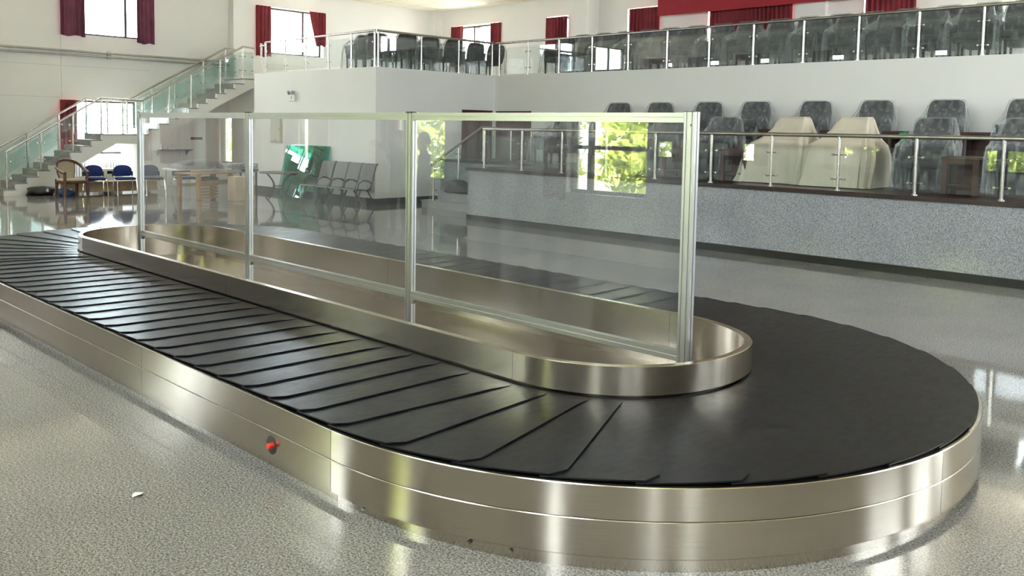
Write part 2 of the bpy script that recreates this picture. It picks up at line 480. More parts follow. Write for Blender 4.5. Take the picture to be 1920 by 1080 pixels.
# back wall (behind the camera)
low = [(-25.4, -24.0), (-22.9, -21.5), (-20.2, -19.05), (-16.65, -15.75), (-13.07, -11.79), (-8.93, -7.43), (-5.3, -4.0), (-1.7, -.4), (1.9, 3.2), (5.0, 6.4)]
upw = [(-25.4, -24.0), (-22.9, -21.5), (-20.2, -19.05), (-16.65, -15.75), (-13.07, -11.79), (-8.94, -7.45), (-5.7, -3.5), (-2.1, .1), (1.6, 3.6), (4.8, 6.6)]
H_low = [(a, b, .95, 2.62) for a, b in low]; H_up = [(a, b, 4.35 if a < -6 else 3.9, 5.2 if a < -6 else 5.85) for a, b in upw]  # unseen upper windows at the right end enlarged to add light
wall('wall_back', 'y', YB, -.3, -26.6, 7.3, 0, ZC, H_low + H_up, M['wall'])
for h in H_low: window('y', YB, -.3, h, mull=(.24,) if h[0] == -8.93 else ((.5,) if h[0] > -7 else ()), trans=(.42,) if h[0] == -8.93 else ())
for h in H_up: window('y', YB, -.3, h, mull=(.36,))
# right wall; its unseen windows are put in for extra light
H_r = [(8.8, 11.8, 4.0, 5.85), (13.0, 16.0, 4.0, 5.85), (17.5, 20.5, 4.2, 5.85), (13.4, 15.6, 1.9, 3.1)]
wall('wall_right', 'x', XR_ROOM, .3, -1.1, 23.0, 0, ZC, H_r, M['wall'])
for h in H_r: window('x', XR_ROOM, .3, h, mull=(.5,))
struct(MB().box(XR_ROOM - .03, XR_ROOM, YB, PLY, 0, 3.4).build('trim_added_dark', M['added_panel']))  # unseen dark panel added to darken reflections in the carousel skirt
# left wall : stair part and the thicker part beyond the stair
WL3 = (-.2, 2.0, 4.2, 5.85); WL4 = (3.4, 5.8, 4.2, 5.85); WL1 = (8.74, 11.27, 4.34, 5.8); WL0 = (8.70, 10.80, .98, 2.50); WL2 = (14.53, 17.07, 4.22, 5.72)
wall('wall_left', 'x', XL, -.3, -1.1, YS, 0, ZC, [WL1, WL0, WL3, WL4], M['wall'])
window('x', XL, -.3, WL3, mull=(.5,)); window('x', XL, -.3, WL4, mull=(.5,))  # both out of view, added to light the far walls
window('x', XL, -.3, WL1, mull=(.72,)); window('x', XL, -.3, WL0)
wall('wall_left_rear', 'x', -26.0, -.6, YS, 23.0, 0, ZC, [WL2], M['wall'])
window('x', -26.0, -.6, WL2, mull=(.20, .73))
# far wall with step
WF1 = (-25.04, -22.54, 4.3, 5.68); WF2 = (-20.29, -19.34, 4.3, 5.68)
WF3 = (-17.38, -16.16, 4.35, 5.78); WF4 = (-14.42, -11.78, 4.35, 5.78); WF5 = (-9.78, -8.5, 4.35, 5.78); WF6 = (-5.8, -4.4, 4.35, 5.78)
wall('wall_far_left', 'y', YF, .9, -26.3, -18.55, 0, ZC, [WF1, WF2], M['wall'])
wall('wall_far_right', 'y', YF2, .3, -18.55, 7.3, 0, ZC, [WF3, WF4, WF5, WF6], M['wall'])
window('y', YF, .9, WF1, mull=(.33,)); window('y', YF, .9, WF2)
for h in (WF3, WF4, WF5, WF6): window('y', YF2, .3, h, mull=(.5,))
struct(MB().box(-26.0, -25.62, 21.72, YF, ZB, ZC).build('trim_1', M['wall']))
struct(MB().box(-11.57, -10.74, 22.52, YF2, ZB, ZC).build('trim_2', M['wall']))
# balcony mass
struct(MB().box(XWE, XW, YL, YF, 0, ZB - .06).build('wall_wing', M['wall']))
struct(MB().box(XW, 7.0, YW, YF2, 0, ZB - .06).build('wall_balcony', M['wall']))
struct(MB().box(-26.0, XWE, YS, YF, 0, ZB - .03).build('wall_stair_end', M['wall']))
struct(MB().box(XWE, XW, YL, YF, ZB - .06, ZB).box(XW, 7.0, YW, YF2, ZB - .06, ZB).build('floor_balcony', M['wall']))
# platform
struct(MB().box(PLX, 7.0, PLY + .02, YW, 0, 1.035).build('wall_platform', M['plat_face']))
struct(MB().box(XW, PLX, 15.06, YW, 0, 1.035).build('wall_platform_side', M['plat_face']))
struct(MB().box(PLX - .03, 7.0, PLY - .03, YW, 1.035, PLZ).box(XW, PLX, 15.02, YW, 1.035, PLZ).build('floor_platform', M['plat_floor']))
struct(MB().box(PLX - .012, 7.0, PLY - .012, PLY + .05, 0, .115).box(PLX - .012, PLX + .1, PLY + .05, 13.5, 0, .115).build('baseboard_platform', M['black_stone']))
struct(MB().box(XWE - .012, XW + .012, YL - .012, YL + .02, 0, .15).box(XW - .02, XW + .012, YL + .02, 15.02, 0, .15).build('baseboard_wing', M['black_stone']))
struct(MB().box(-12.9, 7.0, 15.35, YW, PLZ, PLZ + .36).build('floor_rear_tier', M['plat_floor']))
# thin seams in the left wall paint
struct(MB().box(XL - .01, XL + .004, -1.1, 11.2, 3.44, 3.452).box(XL - .01, XL + .004, -1.1, 8.7, 2.56, 2.572).box(XL - .01, XL + .004, 8.73, 8.745, 2.5, 4.34).build('trim_3', M['crack']))

# curtains ----------------------------------------------------------
curtain('dark purple-red curtain left of the upper window above the stair, at top left', 'x', XL + .07, 8.70, 9.36, 4.28, 6.1, M['curtain_p'], gather=0)
curtain('dark purple-red curtain right of the upper window above the stair, at top left', 'x', XL + .07, 10.80, 11.32, 4.22, 6.1, M['curtain_p'])
curtain('dark red curtain behind the stair landing, left of the bright lower window', 'x', XL + .07, 8.66, 9.12, 1.1, 2.5, M['curtain'])
curtain('red curtain left of the bright balcony window over the wing', 'x', -25.93, 14.50, 15.05, 4.1, 5.72, M['curtain'], gather=.0)
curtain('short red curtain right of the bright balcony window over the wing', 'x', -25.93, 16.45, 17.1, 4.6, 5.72, M['curtain'], gather=-.7)
curtain('red curtain left of the bright window behind the wing chairs', 'y', YF - .07, -25.1, -24.45, 4.2, 5.66, M['curtain'], gather=.25)
curtain('red curtain right of the bright window behind the wing chairs', 'y', YF - .07, -22.95, -22.45, 4.2, 5.66, M['curtain'])
curtain('closed red curtain in the narrow window left of the wall step', 'y', YF - .07, -20.3, -19.32, 4.2, 5.64, M['curtain'])
curtain('closed dark red curtain just left of the red banner', 'y', YF2 - .07, -17.27, -16.12, 4.2, 5.74, M['curtain'])
curtain('wide closed dark red curtain directly under the red banner', 'y', YF2 - .07, -14.32, -11.74, 4.2, 5.74, M['curtain'])
curtain('closed dark red curtain right of the red banner', 'y', YF2 - .07, -9.72, -8.46, 4.2, 5.74, M['curtain'])
cl_g = 'curtains on the wall behind the viewer'
for u0, u1, lab in ((-13.5, -13.0, 'red curtain seen reflected in the clear screen, left of two standing people'),
                    (-9.35, -8.88, 'red curtain seen reflected in the clear screen, left edge of its largest window'),
                    (-17.0, -16.43, 'red curtain reflected in the clear screen left of the white slit of light'), (-16.0, -15.4, 'red curtain reflected in the clear screen right of the white slit of light'),
                    (-20.6, -19.98, 'red curtain reflected in the clear screen at the far left, beside a yellow slit'), (-19.35, -18.7, 'dark curtain reflected in the clear screen right of a yellow slit')):
    curtain(lab, 'y', YB + .07, u0, u1, .85, 2.8, M['curtain'], group=cl_g)
for u0, u1, lab in ((-25.7, -23.8, 'closed red curtain in the last lower window at the far left, behind the viewer'), (-23.2, -21.3, 'closed red curtain in the next to last lower window, far left behind the viewer')):
    curtain(lab, 'y', YB + .07, u0, u1, .85, 2.8, M['curtain'], group=cl_g)
for u0, u1, lab in ((-13.3, -12.2, 'upper red curtain reflected in the balcony glass, middle of three on that wall'), (-17.0, -16.2, 'upper red curtain reflected in the balcony glass, left of the middle one'), (-20.6, -19.4, 'upper red curtain reflected in the balcony glass, farthest left')):
    curtain(lab, 'y', YB + .07, u0, u1, 4.2, 5.35, M['curtain'], group=cl_g)
curtain('upper red curtain on the window wall behind the viewer, farthest left corner', 'y', YB + .07, -25.6, -24.3, 4.2, 5.35, M['curtain'], group=cl_g)
curtain('upper red curtain on the window wall behind the viewer, second from the far left corner', 'y', YB + .07, -23.1, -21.9, 4.2, 5.35, M['curtain'], group=cl_g)
for k, (u0, u1) in enumerate(((-5.6, -4.95), (-4.62, -3.8), (-2.0, -1.2), (-.8, -.2), (1.7, 2.45), (2.8, 3.5))):  # unseen curtains added to cut window light on the near floor
    curtain('%s added light-cutting red curtain from the left, on the unseen wall behind the viewer' % ORD[k], 'y', YB + .07, u0, u1, .85, 2.8, M['curtain'], group=cl_g)
# banner
bn = MB().box(-15.93, -7.9, 22.28, 22.31, 5.40, 6.2)
tag(bn.build('banner', M['banner']), 'plain deep red banner hanging high on the far wall, top right', 'banner')

# ------------------------------------------------------------------ carousel
CY, CXW, CXE, RO, RI, RC = 4.72, -10.894, -3.683, 2.253, .895, 1.574
LS = CXE - CXW; LA = PI * RC; LT = 2 * LS + 2 * LA
def P(s, r, bulge=False):
    s = s % LT
    if s < LS: return (CXW + s, CY - r)
    s -= LS
    if s < LA:
        a = -PI / 2 + s / RC
        if bulge: r = r * (1 + .045 * math.exp(-((math.degrees(a) - 36) / 24) ** 2))
        return (CXE + r * math.cos(a), CY + r * math.sin(a))
    s -= LA
    if s < LS: return (CXE - s, CY + r)
    s -= LS
    a = PI / 2 + s / RC
    return (CXW + r * math.cos(a), CY + r * math.sin(a))
def samples(s0, s1):
    """path stations between s0 and s1, dense on curves"""
    out = [s0]; s = s0
    marks = [0, LS, LS + LA, 2 * LS + LA, LT, LT + LS]
    while s < s1 - 1e-6:
        m = s % LT
        curve = (LS - 1e-6 <= m < LS + LA - 1e-6) or (m >= 2 * LS + LA - 1e-6)
        nx = s + (.06 if curve else .6)
        for k in marks:
            if s + 1e-6 < k < nx: nx = k
        s = min(nx, s1); out.append(s)
    return out
def strip(mb, s0, s1, prof, bulge=False, closed_prof=True, inset=None):
    """sweep a profile [(r,z)] along the oval path, with uv (u = along, v = across)"""
    st = samples(s0, s1); n = len(prof); vs = []; fs = []; uv = []
    for s in st:
        for r, z in prof:
            x, y = P(s, r - (inset(s) if inset else 0), bulge); vs.append((x, y, z))
    d = [0]
    for a, b in zip(prof, prof[1:] + prof[:1]): d.append(d[-1] + math.dist(a, b))
    lim = n if closed_prof else n - 1
    for i in range(len(st) - 1):
        for j in range(lim):
            k = (j + 1) % n
            fs.append((i * n + j, (i + 1) * n + j, (i + 1) * n + k, i * n + k))
            uv.append(((st[i], d[j]), (st[i + 1], d[j]), (st[i + 1], d[j + 1]), (st[i], d[j + 1])))
    if closed_prof and (s1 - s0) < LT - 1e-4:
        fs.append(tuple(range(n))); uv.append([(st[0], p[1]) for p in prof])
        L = (len(st) - 1) * n; fs.append(tuple(L + n - 1 - j for j in range(n))); uv.append([(st[-1], p[1]) for p in prof][::-1])
    mb.add(vs, fs, uv); return mb

car = thing('baggage_carousel', 'long oval baggage carousel of brushed steel with black rubber belt, in the foreground', 'baggage carousel', (CXW + LS / 2, CY, 0))
cinv = Matrix.Translation(-car.location)
def cpart(mb, name, mat, smooth=True, label=None, angle=35, parent=None):
    o = mb.build(name, mat, None, smooth, angle=angle)
    o.data.transform(cinv); o.parent = parent or car
    if label: o['label'] = label
    return o
def kick_in(s):
    m = s % LT
    return .042 - .034 * (sstep(LS + .1, LS + .9, m) - sstep(LS + LA * .28, LS + LA * .5, m))
# outer skirt panels : straight sides in three, ends in four
G = .003
breaks = [0, 2.402, 4.925, LS, LS + LA * .468, LS + LA * .945, LS + LA + 2.4, LS + LA + 4.8, 2 * LS + LA, 2 * LS + LA * 1.5, LT]
for a, b in zip(breaks, breaks[1:]):
    a += G / 2; b -= G / 2
    ro = RO
    up_p = [(ro, .229), (ro, .374), (ro - .003, .378), (ro - .022, .379), (ro - .022, .372), (ro - .006, .370), (ro - .006, .229)]
    lo_p = [(ro - .004, .056), (ro, .060), (ro, .221), (ro - .003, .2245), (ro - .02, .2245), (ro - .02, .218), (ro - .008, .217), (ro - .008, .056)]
    cpart(strip(MB(), a, b, up_p), 'upper_skirt_panel', M['steel'])
    cpart(strip(MB(), a, b, lo_p), 'lower_skirt_panel', M['steel'])
    cpart(strip(MB(), a, b, [(ro, 0.0), (ro, .058), (ro - .01, .058), (ro - .01, 0.)], inset=kick_in), 'kick_plate', M['steel'])
cpart(strip(MB(), 0, LT, [(RO - .022, .07), (RO - .022, .364), (RO - .05, .364), (RO - .05, .07)]), 'skirt_backing', M['gap'], label='dark backing behind the skirt seams')
cpart(strip(MB(), 0, LT, [(RO - .05, .30), (RO - .05, .362), (RI - .02, .322), (RI - .02, .30)]), 'belt_bed', M['gap'], label='dark bed under the belt slats')
# bolts on the kick plate
for bx in (-7.932, -7.84, -6.879, -5.775, -5.69, -4.651, -3.54, -3.45):
    cpart(MB().disc((bx, CY - RO + .043, .034), (0, -1, 0), .011, .012, 12, .006), 'bolt', M['steel_bright'])
for deg in (8.5, 10.5, 55, 60):
    a = math.radians(-90 + deg * 2.6); r = RO - .01
    cpart(MB().disc((CXE + r * math.cos(a), CY + r * math.sin(a), .035), (math.cos(a), math.sin(a), 0), .011, .012, 12, .006), 'bolt', M['steel_bright'])
# emergency stop; a dark disc is painted for the shade of its hole
rec = MB().disc((-4.255, CY - RO - .0015, .148), (0, 1, 0), .052, .006, 28)
ro_ = cpart(rec, 'hole_shade_disc', M['hole_shade'], label='dark disc painted as the shaded hole in the lower skirt')
cpart(MB().disc((-4.240, CY - RO - .030, .150), (0, 1, 0), .017, .03, 20).disc((-4.240, CY - RO - .034, .150), (0, 1, 0), .013, .004, 20, .017),
      'stop_button', M['red'], label='red emergency stop knob', parent=ro_)
# slats
NS = 82; PITCH = LT / NS; OV = .075; S_PH = 7.23
def dlt(s):
    s = s % LT
    v = -.10 + .40 * (sstep(LS - .3, LS + .8, s) - sstep(LS + LA - .3, LS + LA + .5, s) + sstep(2 * LS + LA - .3, 2 * LS + LA + .8, s))
    v -= .40 * sstep(-.0, .5, s) * 0
    if s < .6: v += .40 * (1 - sstep(0, .6, s))
    return v
def slat_mesh(s0):
    mb = MB(); na, nv = 6, 18; top = []; bot = []
    ro_, ri_ = 2.232, .905
    for i in range(na + 1):
        a = i / na; rt_, rb_ = [], []
        for j in range(nv + 1):
            v = j / nv
            s = s0 - OV + a * (PITCH + OV)
            cut = max(0, (v - .93) / .07) ** 2 * .045 * a + max(0, (.05 - v) / .05) ** 2 * .03 * a
            s -= cut
            po = P(s, ro_); pn = P(s + dlt(s), ri_)
            # bow slightly inside the straight chord so that neighbouring slats stay even
            x = pn[0] + (po[0] - pn[0]) * v; y = pn[1] + (po[1] - pn[1]) * v
            z = .383 + (.0015 + .0115 * sstep(0, .2, v)) * a - .040 * (1 - v)
            rt_.append((x, y, z + .0065)); rb_.append((x, y, z))
        top.append(rt_); bot.append(rb_)
    n = nv + 1
    vs = [p for r in top for p in r] + [p for r in bot for p in r]; o = len(vs) // 2; fs = []
    for i in range(na):
        for j in range(nv):
            q = (i * n + j, i * n + j + 1, (i + 1) * n + j + 1, (i + 1) * n + j)
            fs.append(q); fs.append(tuple(o + k for k in reversed(q)))
    for j in range(nv):
        fs.append((j + 1, j, o + j, o + j + 1)); e = na * n
        fs.append((e + j, e + j + 1, o + e + j + 1, o + e + j))
    for i in range(na):
        fs.append((i * n, (i + 1) * n, o + (i + 1) * n, o + i * n))
        fs.append(((i + 1) * n + nv, i * n + nv, o + i * n + nv, o + (i + 1) * n + nv))
    return mb.add(vs, fs)
for k in range(NS):
    cpart(slat_mesh(S_PH - PITCH + k * PITCH), 'belt_slat', M['rubber'], smooth=True, angle=30)
# inner ring
ring_p = [(RI, .366), (RI, .5355), (RI - .003, .539), (RI - .048, .539), (RI - .051, .536), (RI - .051, .13), (RI - .047, .13), (RI - .047, .531), (RI - .006, .531), (RI - .006, .366)]
rb = [0, 3.5, LS - .06, LS + LA * .5, LS + LA + .1, LS + LA + 3.6, 2 * LS + LA, LT - LA * .5, LT]
for a, b in zip(rb, rb[1:]):
    cpart(strip(MB(), a + .0012, b - .0012, ring_p, bulge=True), 'inner_ring_panel', M['steel'])
# inner deck : border strip and raised centre plates
def oval(r, n=40):
    return [P(s, r) for s in samples(0, LT)[:-1]]
o1 = oval(RI - .052); dk = MB(); 
dk.loft([[(x, y, .115) for x, y in o1], [(x, y, .13) for x, y in o1]])
def planar_uv(mb, sc=1.):
    for i, f in enumerate(mb.f): mb.uv[i] = [(mb.v[k][0] * sc, mb.v[k][1] * sc) for k in f]
    return mb
cpart(planar_uv(dk), 'deck_border', M['steel_deck'], smooth=False)
inner = oval(.60); xs_cut = [-11.6, -8.9, -6.25, -4.1, -2.9]
def clip(poly, x0, x1):
    def cl(pl, sgn, xc):
        out = []
        for i in range(len(pl)):
            a, b = pl[i], pl[(i + 1) % len(pl)]; ia = sgn * (a[0] - xc) >= 0; ib = sgn * (b[0] - xc) >= 0
            if ia: out.append(a)
            if ia != ib:
                t = (xc - a[0]) / (b[0] - a[0]); out.append((xc, a[1] + t * (b[1] - a[1])))
        return out
    return cl(cl(poly, 1, x0), -1, x1)
for a, b in zip(xs_cut, xs_cut[1:]):
    pl = clip(inner, a + .0015, b - .0015)
    if len(pl) > 2:
        cpart(planar_uv(MB().loft([[(x, y, .1305) for x, y in pl], [(x, y, .1345) for x, y in pl]])), 'deck_plate', M['steel_deck'], smooth=False)
for bx in (-8.3, -7.1, -6.32, -6.18, -4.9, -4.2, -4.02):
    cpart(MB().disc((bx, CY - .55, .1345), (0, 0, 1), .009, .006, 10, .005), 'deck_bolt', M['steel_dark'])

# ------------------------------------------------------------------ clear partition on the carousel
FY = 4.72; FK = 4.72 / 3.973; HC = 1.904
zz = lambda z: HC + (z - HC) * FK
part = thing('clear_screen', 'clear panel partition in silver aluminium frame standing inside the carousel', 'partition', (-6.1, FY, .1345))
pinv = Matrix.Translation(-part.location)
def ppart(mb, name, mat, smooth=False, parent=None):
    o = mb.build(name, mat, None, smooth); o.data.transform(pinv); o.parent = parent or part; return o
def profile(w, d, nw=1, nd=1, g=.008, gd=.009):
    """slotted aluminium cross-section centred on 0: nw slots on the wide faces, nd on the narrow faces"""
    pts = []
    def side(a, b, n, k):
        # walk from corner a to corner b leaving n notches
        a = Vector(a); b = Vector(b); L = (b - a).length; t = (b - a) / L; nn = Vector((-t.y, t.x))
        out = [tuple(a)]
        for i in range(n):
            c = L * (i + .5) / n
            out += [tuple(a + t * (c - g / 2)), tuple(a + t * (c - g / 2) + nn * gd), tuple(a + t * (c + g / 2) + nn * gd), tuple(a + t * (c + g / 2))]
        return out
    c = [(-w / 2, -d / 2), (w / 2, -d / 2), (w / 2, d / 2), (-w / 2, d / 2)]
    pts += side(c[0], c[1], nw, 0) + side(c[1], c[2], nd, 0) + side(c[2], c[3], nw, 0) + side(c[3], c[0], nd, 0)
    return pts
PX = [x * FK for x in (-9.576, -7.238, -4.933, -2.601)]
prof = profile(.09, .045, 2, 1); profe = profile(.05, .08, 1, 2)
for i, x in enumerate(PX):
    pr = profe if i in (0, 3) else prof
    if i in (0, 3): pr = profile(.08, .055, 2, 1)
    ppart(MB().prism([(x + a, FY + b) for a, b in pr], 'z', .1345, zz(2.006) if i in (1, 2) else zz(2.012)), 'post', M['alu'])
    w = .045 if i in (1, 2) else .041
    ppart(MB().box(x - w, x + w, FY - .029, FY + .029, zz(2.012) if i in (0, 3) else zz(2.006), zz(2.012) + .004), 'post_cap', M['black'])
rp = profile(.062, .045, 1, 1); rpb = profile(.066, .045, 1, 1)
for a, b in zip(PX, PX[1:]):
    a += .045; b -= .045
    ppart(MB().prism([(FY + q, zz(1.982) + p) for p, q in rp], 'x', a, b), 'top_rail', M['alu'])
    ppart(MB().prism([(FY + q, zz(.706) + p) for p, q in rpb], 'x', a, b), 'bottom_rail', M['alu'])
    ppart(MB().box(a - .008, b + .008, FY - .003, FY + .003, zz(.706) + .028, zz(1.982) - .025), 'clear_panel', M['pane'])
    # bracket and small top screws
    br = MB().prism([(a, zz(.706) - .03), (a + .04, zz(.706) - .03), (a, zz(.706) - .075)], 'y', FY - .018, FY + .018)
    ppart(br, 'bracket', M['alu'])
for x in (PX[1], PX[2]):
    for dx in (-.075, .075):
        ppart(MB().box(x + dx - .03, x + dx + .03, FY - .015, FY + .015, zz(2.0), zz(2.006)).disc((x + dx, FY, zz(2.006)), (0, 0, 1), .009, .008, 10), 'joint_plate', M['steel_bright'])
ppart(MB().disc((PX[3], FY - .0255, .33), (0, -1, 0), .007, .004, 10), 'screw', M['steel_dark'])
ppart(MB().disc((PX[3] + .012, FY - .0255, 1.95), (0, -1, 0), .007, .004, 10), 'screw', M['steel_dark'])

# ------------------------------------------------------------------ staircase on the left
SX0, SX1 = -25.85, -24.57
LZ = 1.578
st = thing('staircase', 'white stepped staircase with grey stone treads along the left wall', 'staircase', (-25.2, 6.8, 0))
sinv = Matrix.Translation(-st.location)
def spart(mb, name, mat, parent=st, inv=sinv, smooth=False):
    o = mb.build(name, mat, None, smooth); o.data.transform(inv); o.parent = parent; return o
prof1 = []; n1 = 10; t1 = (9.171 - 6.785) / 9; r1 = LZ / n1
pts = [(6.785, 0)]
for i in range(n1):
    y = 6.785 + i * t1
    pts.append((y, (i + 1) * r1 - .03))
    if i < n1 - 1: pts.append((y + t1, (i + 1) * r1 - .03))
y2 = 10.43; n2 = 11; t2 = (13.335 - y2) / (n2 - 1); r2 = (ZB - .08 - LZ) / n2
pts.append((y2, LZ - .03))
for i in range(n2):
    y = y2 + i * t2
    pts.append((y, LZ + (i + 1) * r2 - .03))
    if i < n2 - 1: pts.append((y + t2, LZ + (i + 1) * r2 - .03))
pts.append((YSE, ZB - .08 - .03))
pts += [(YSE, 3.0), (13.6, 3.0), (10.4, 1.31), (9.55, 1.31), (7.24, 0)]
spart(MB().prism([(a, b) for a, b in pts], 'x', SX0, SX1), 'stair_body', M['wall'])
for i in range(n1 - 1):
    y = 6.785 + i * t1; z = (i + 1) * r1
    spart(MB().box(SX0, SX1 + .004, y - .012, y + t1, z - .03, z).box(SX0, SX1 - .12, y - .008, y, z - r1, z - .03), 'tread', M['step'])
spart(MB().box(SX0, SX1 + .004, 9.16, y2, LZ - .03, LZ).box(SX0, SX1 - .12, 9.163, 9.171, LZ - r1, LZ - .03), 'landing_slab', M['step'])
for i in range(n2 - 1):
    y = y2 + i * t2; z = LZ + (i + 1) * r2
    spart(MB().box(SX0, SX1 + .004, y - .012, y + t2, z - .03, z).box(SX0, SX1 - .12, y - .008, y, z - r2, z - .03), 'tread', M['step'])
spart(MB().box(SX0, SX1 + .004, y2 + (n2 - 1) * t2 - .012, YSE, ZB - .11, ZB - .08), 'landing_slab', M['step'])
spart(MB().box(SX0, SX1, 10.17, 10.42, 0, 1.32), 'support_pier', M['wall'])

def rail_system(name, label, loc, posts, handrail, glass, gmat, r_post=.024, r_hand=.03, clamp=True, pn=None):
    """posts [(x,y,z0,z1)], handrail polyline(s), glass [(p,q,z0p,z1p,z0q,z1q)] panels between two plan points"""
    t = thing(name, label, 'railing', loc); inv = Matrix.Translation(-t.location)
    for x, y, a, b in posts:
        p = spart(MB().disc((x, y, a), (0, 0, 1), r_post, b - a, 12), 'post', M['steel_bright'], t, inv, True)
        spart(MB().disc((x, y, a), (0, 0, 1), r_post * 1.9, .018, 14), 'post_foot', M['steel_bright'], p, inv, True)
    for h in handrail:
        spart(MB().tube(h, r_hand, 12), 'handrail', M['steel_bright'], t, inv, True)
    for p, q, a0, a1, b0, b1 in glass:
        p = Vector(p); q = Vector(q); d = (q - p).normalized(); nn = Vector((-d.y, d.x)) * .005
        A, B = p + d * .05, q - d * .05
        f = lambda w, v, z: (w.x + v.x, w.y + v.y, z)
        mb = MB().add([f(A, nn, a0), f(B, nn, b0), f(B, nn, b1), f(A, nn, a1), f(A, -nn, a0), f(B, -nn, b0), f(B, -nn, b1), f(A, -nn, a1)],
                      [(0, 1, 2, 3), (7, 6, 5, 4), (0, 4, 5, 1), (1, 5, 6, 2), (2, 6, 7, 3), (3, 7, 4, 0)])
        spart(mb, 'glass_panel', gmat, t, inv)
        if clamp:
            for frac in (.2, .8):
                za = a0 + (a1 - a0) * frac; zb = b0 + (b1 - b0) * frac
                for o_, sg, zz_ in ((p, 1, za), (q, -1, zb)):
                    w_ = o_ + d * sg * .085
                    cm = MB().disc((o_.x + d.x * sg * .02, o_.y + d.y * sg * .02, zz_), (d.x * sg, d.y * sg, 0), .009, .07, 8)
                    cm.disc((w_.x - nn.x * 2.4, w_.y - nn.y * 2.4, zz_), (nn.x, nn.y, 0), .017, .024, 10)
                    spart(cm, 'glass_clamp', M['steel_bright'], t, inv, True)
    return t

def flight_rail(X, name, label, first):
    ht = .95
    z1 = lambda y: r1 + (y - 6.785) / t1 * r1 if y < 9.17 else LZ
    z2 = lambda y: LZ + r2 + (y - y2) / t2 * r2
    posts = []; gl = []
    ys1 = [6.86, 7.66, 8.45, 9.18]; ys2 = [10.30, 11.05, 11.70, 12.60, 13.32]
    step1 = lambda y: (int((y - 6.785) / t1 + 1e-4) + 1) * r1
    for y in ys1: posts.append((X, y, min(LZ, step1(y)), (z1(y) if y < 9.1 else LZ) + ht - .02))
    posts.append((X, 9.75, LZ, LZ + ht - .02))
    for y in ys2:
        zz = LZ if y < y2 else LZ + (min(n2 - 1, int((y - y2) / t2 + 1e-4) + 1)) * r2
        if y > 13.3: zz = ZB - .08
        top = (LZ + .93) if y < y2 else (z2(y) if y < 13.3 else ZB - .08) + ht - .04
        posts.append((X, y, zz, top))
    hr = [(X, 6.86, .18 + .72), (X, 6.86, .18 + .93), (X, 9.17, LZ + .955), (X, 10.26, LZ + .93), (X, 13.33, ZB - .08 + .95), (X, YS - .05, ZB - .08 + .93)]
    for a, b in zip(ys1, ys1[1:]):
        za, zb = z1(a), min(LZ, z1(b)); gl.append(((X, a), (X, b), za + .10, za + .80, zb + .10, zb + .80))
    for a, b in ((9.18, 9.75), (9.75, 10.30)): gl.append(((X, a), (X, b), LZ + .10, LZ + .80, LZ + .10, LZ + .80))
    for a, b in zip(ys2, ys2[1:]):
        za = LZ if a < y2 else z2(a); zb = z2(b) if b < 13.3 else ZB - .08
        gl.append(((X, a), (X, b), za + .12, za + .82, zb + .10, zb + .80))
    gl.append(((X, 13.32), (X, YS - .03), ZB + .02, ZB + .72, ZB + .02, ZB + .72))
    return rail_system(name, label, (X, 6.86, 0), posts, [hr], gl, M['stair_glass'])
flight_rail(-24.64, 'stair_railing', 'steel and pale green glass railing on the hall side of the left staircase', True)
flight_rail(-25.72, 'stair_railing', 'steel and pale green glass railing on the wall side of the left staircase', False)

# ------------------------------------------------------------------ balcony railings
bz = ZB; RT = 4.235
posts = []; gl = []
YWR = YL + .05
wx = [-22.98, -22.745, -21.69, -20.645, -19.587, -18.571, -17.60]
posts += [(x, YWR, bz, RT - .02) for x in wx]
for a, b in zip(wx[1:], wx[2:]): gl.append(((a, YWR), (b, YWR), bz + .05, RT - .13, bz + .05, RT - .13))
rail_system('balcony_railing', 'steel and glass railing along the front of the left balcony wing', (-20, YWR, bz), posts,
            [[(-23.02, YWR, RT - .1), (-22.78, YWR, RT - .09), (-22.74, YWR, RT), (-17.56, YWR, RT)]], gl, M['rail_glass'])
XR_ = XW - .05
ry = [13.06, 14.407, 15.676, 16.90]
gl = [((XR_, a), (XR_, b), bz + .04, RT - .13, bz + .04, RT - .13) for a, b in zip(ry, ry[1:])]
rail_system('balcony_railing', 'steel and glass railing on the side of the left balcony wing', (XR_, 15, bz), [(XR_, y, bz, RT - .02) for y in ry],
            [[(XR_, 13.0, RT), (XR_, 16.98, RT)]], gl, M['rail_glass'])
YBR = YW + .05
bx = [-17.37, -16.286, -15.19, -14.096, -12.982, -11.871, -10.756, -9.674, -8.545, -7.412, -6.281, -5.176, -4.06, -2.95, -1.83, -.7]
gl = [((a, YBR), (b, YBR), bz + .04, RT - .13, bz + .04, RT - .13) for a, b in zip(bx, bx[1:])]
rail_system('balcony_railing', 'long steel and glass railing along the balcony edge above the platform, top right', (-9, YBR, bz), [(x, YBR, bz, RT - .02) for x in bx],
            [[(-17.5, YBR, RT), (-.6, YBR, RT)]], gl, M['rail_glass'])
# platform railing
YP = PLY + .07; PT = 1.90
px = [-13.16, -12.089, -11.04, -9.97, -8.906, -7.801, -6.731, -5.663, -4.571, -3.483, -2.4, -1.3, -.2]
TW = .0225
gl = [((a, YP + TW), (b, YP - TW), PLZ + .05, PT - .16, PLZ + .05, PT - .16) for a, b in zip(px, px[1:])]
rail_system('platform_railing', 'steel and glass railing along the granite platform front, behind the partition', (-8, YP, PLZ), [(x, YP, PLZ, PT - .02) for x in px],
            [[(-13.2, YP, PT), (-.1, YP, PT)]], gl, M['rail_glass'])
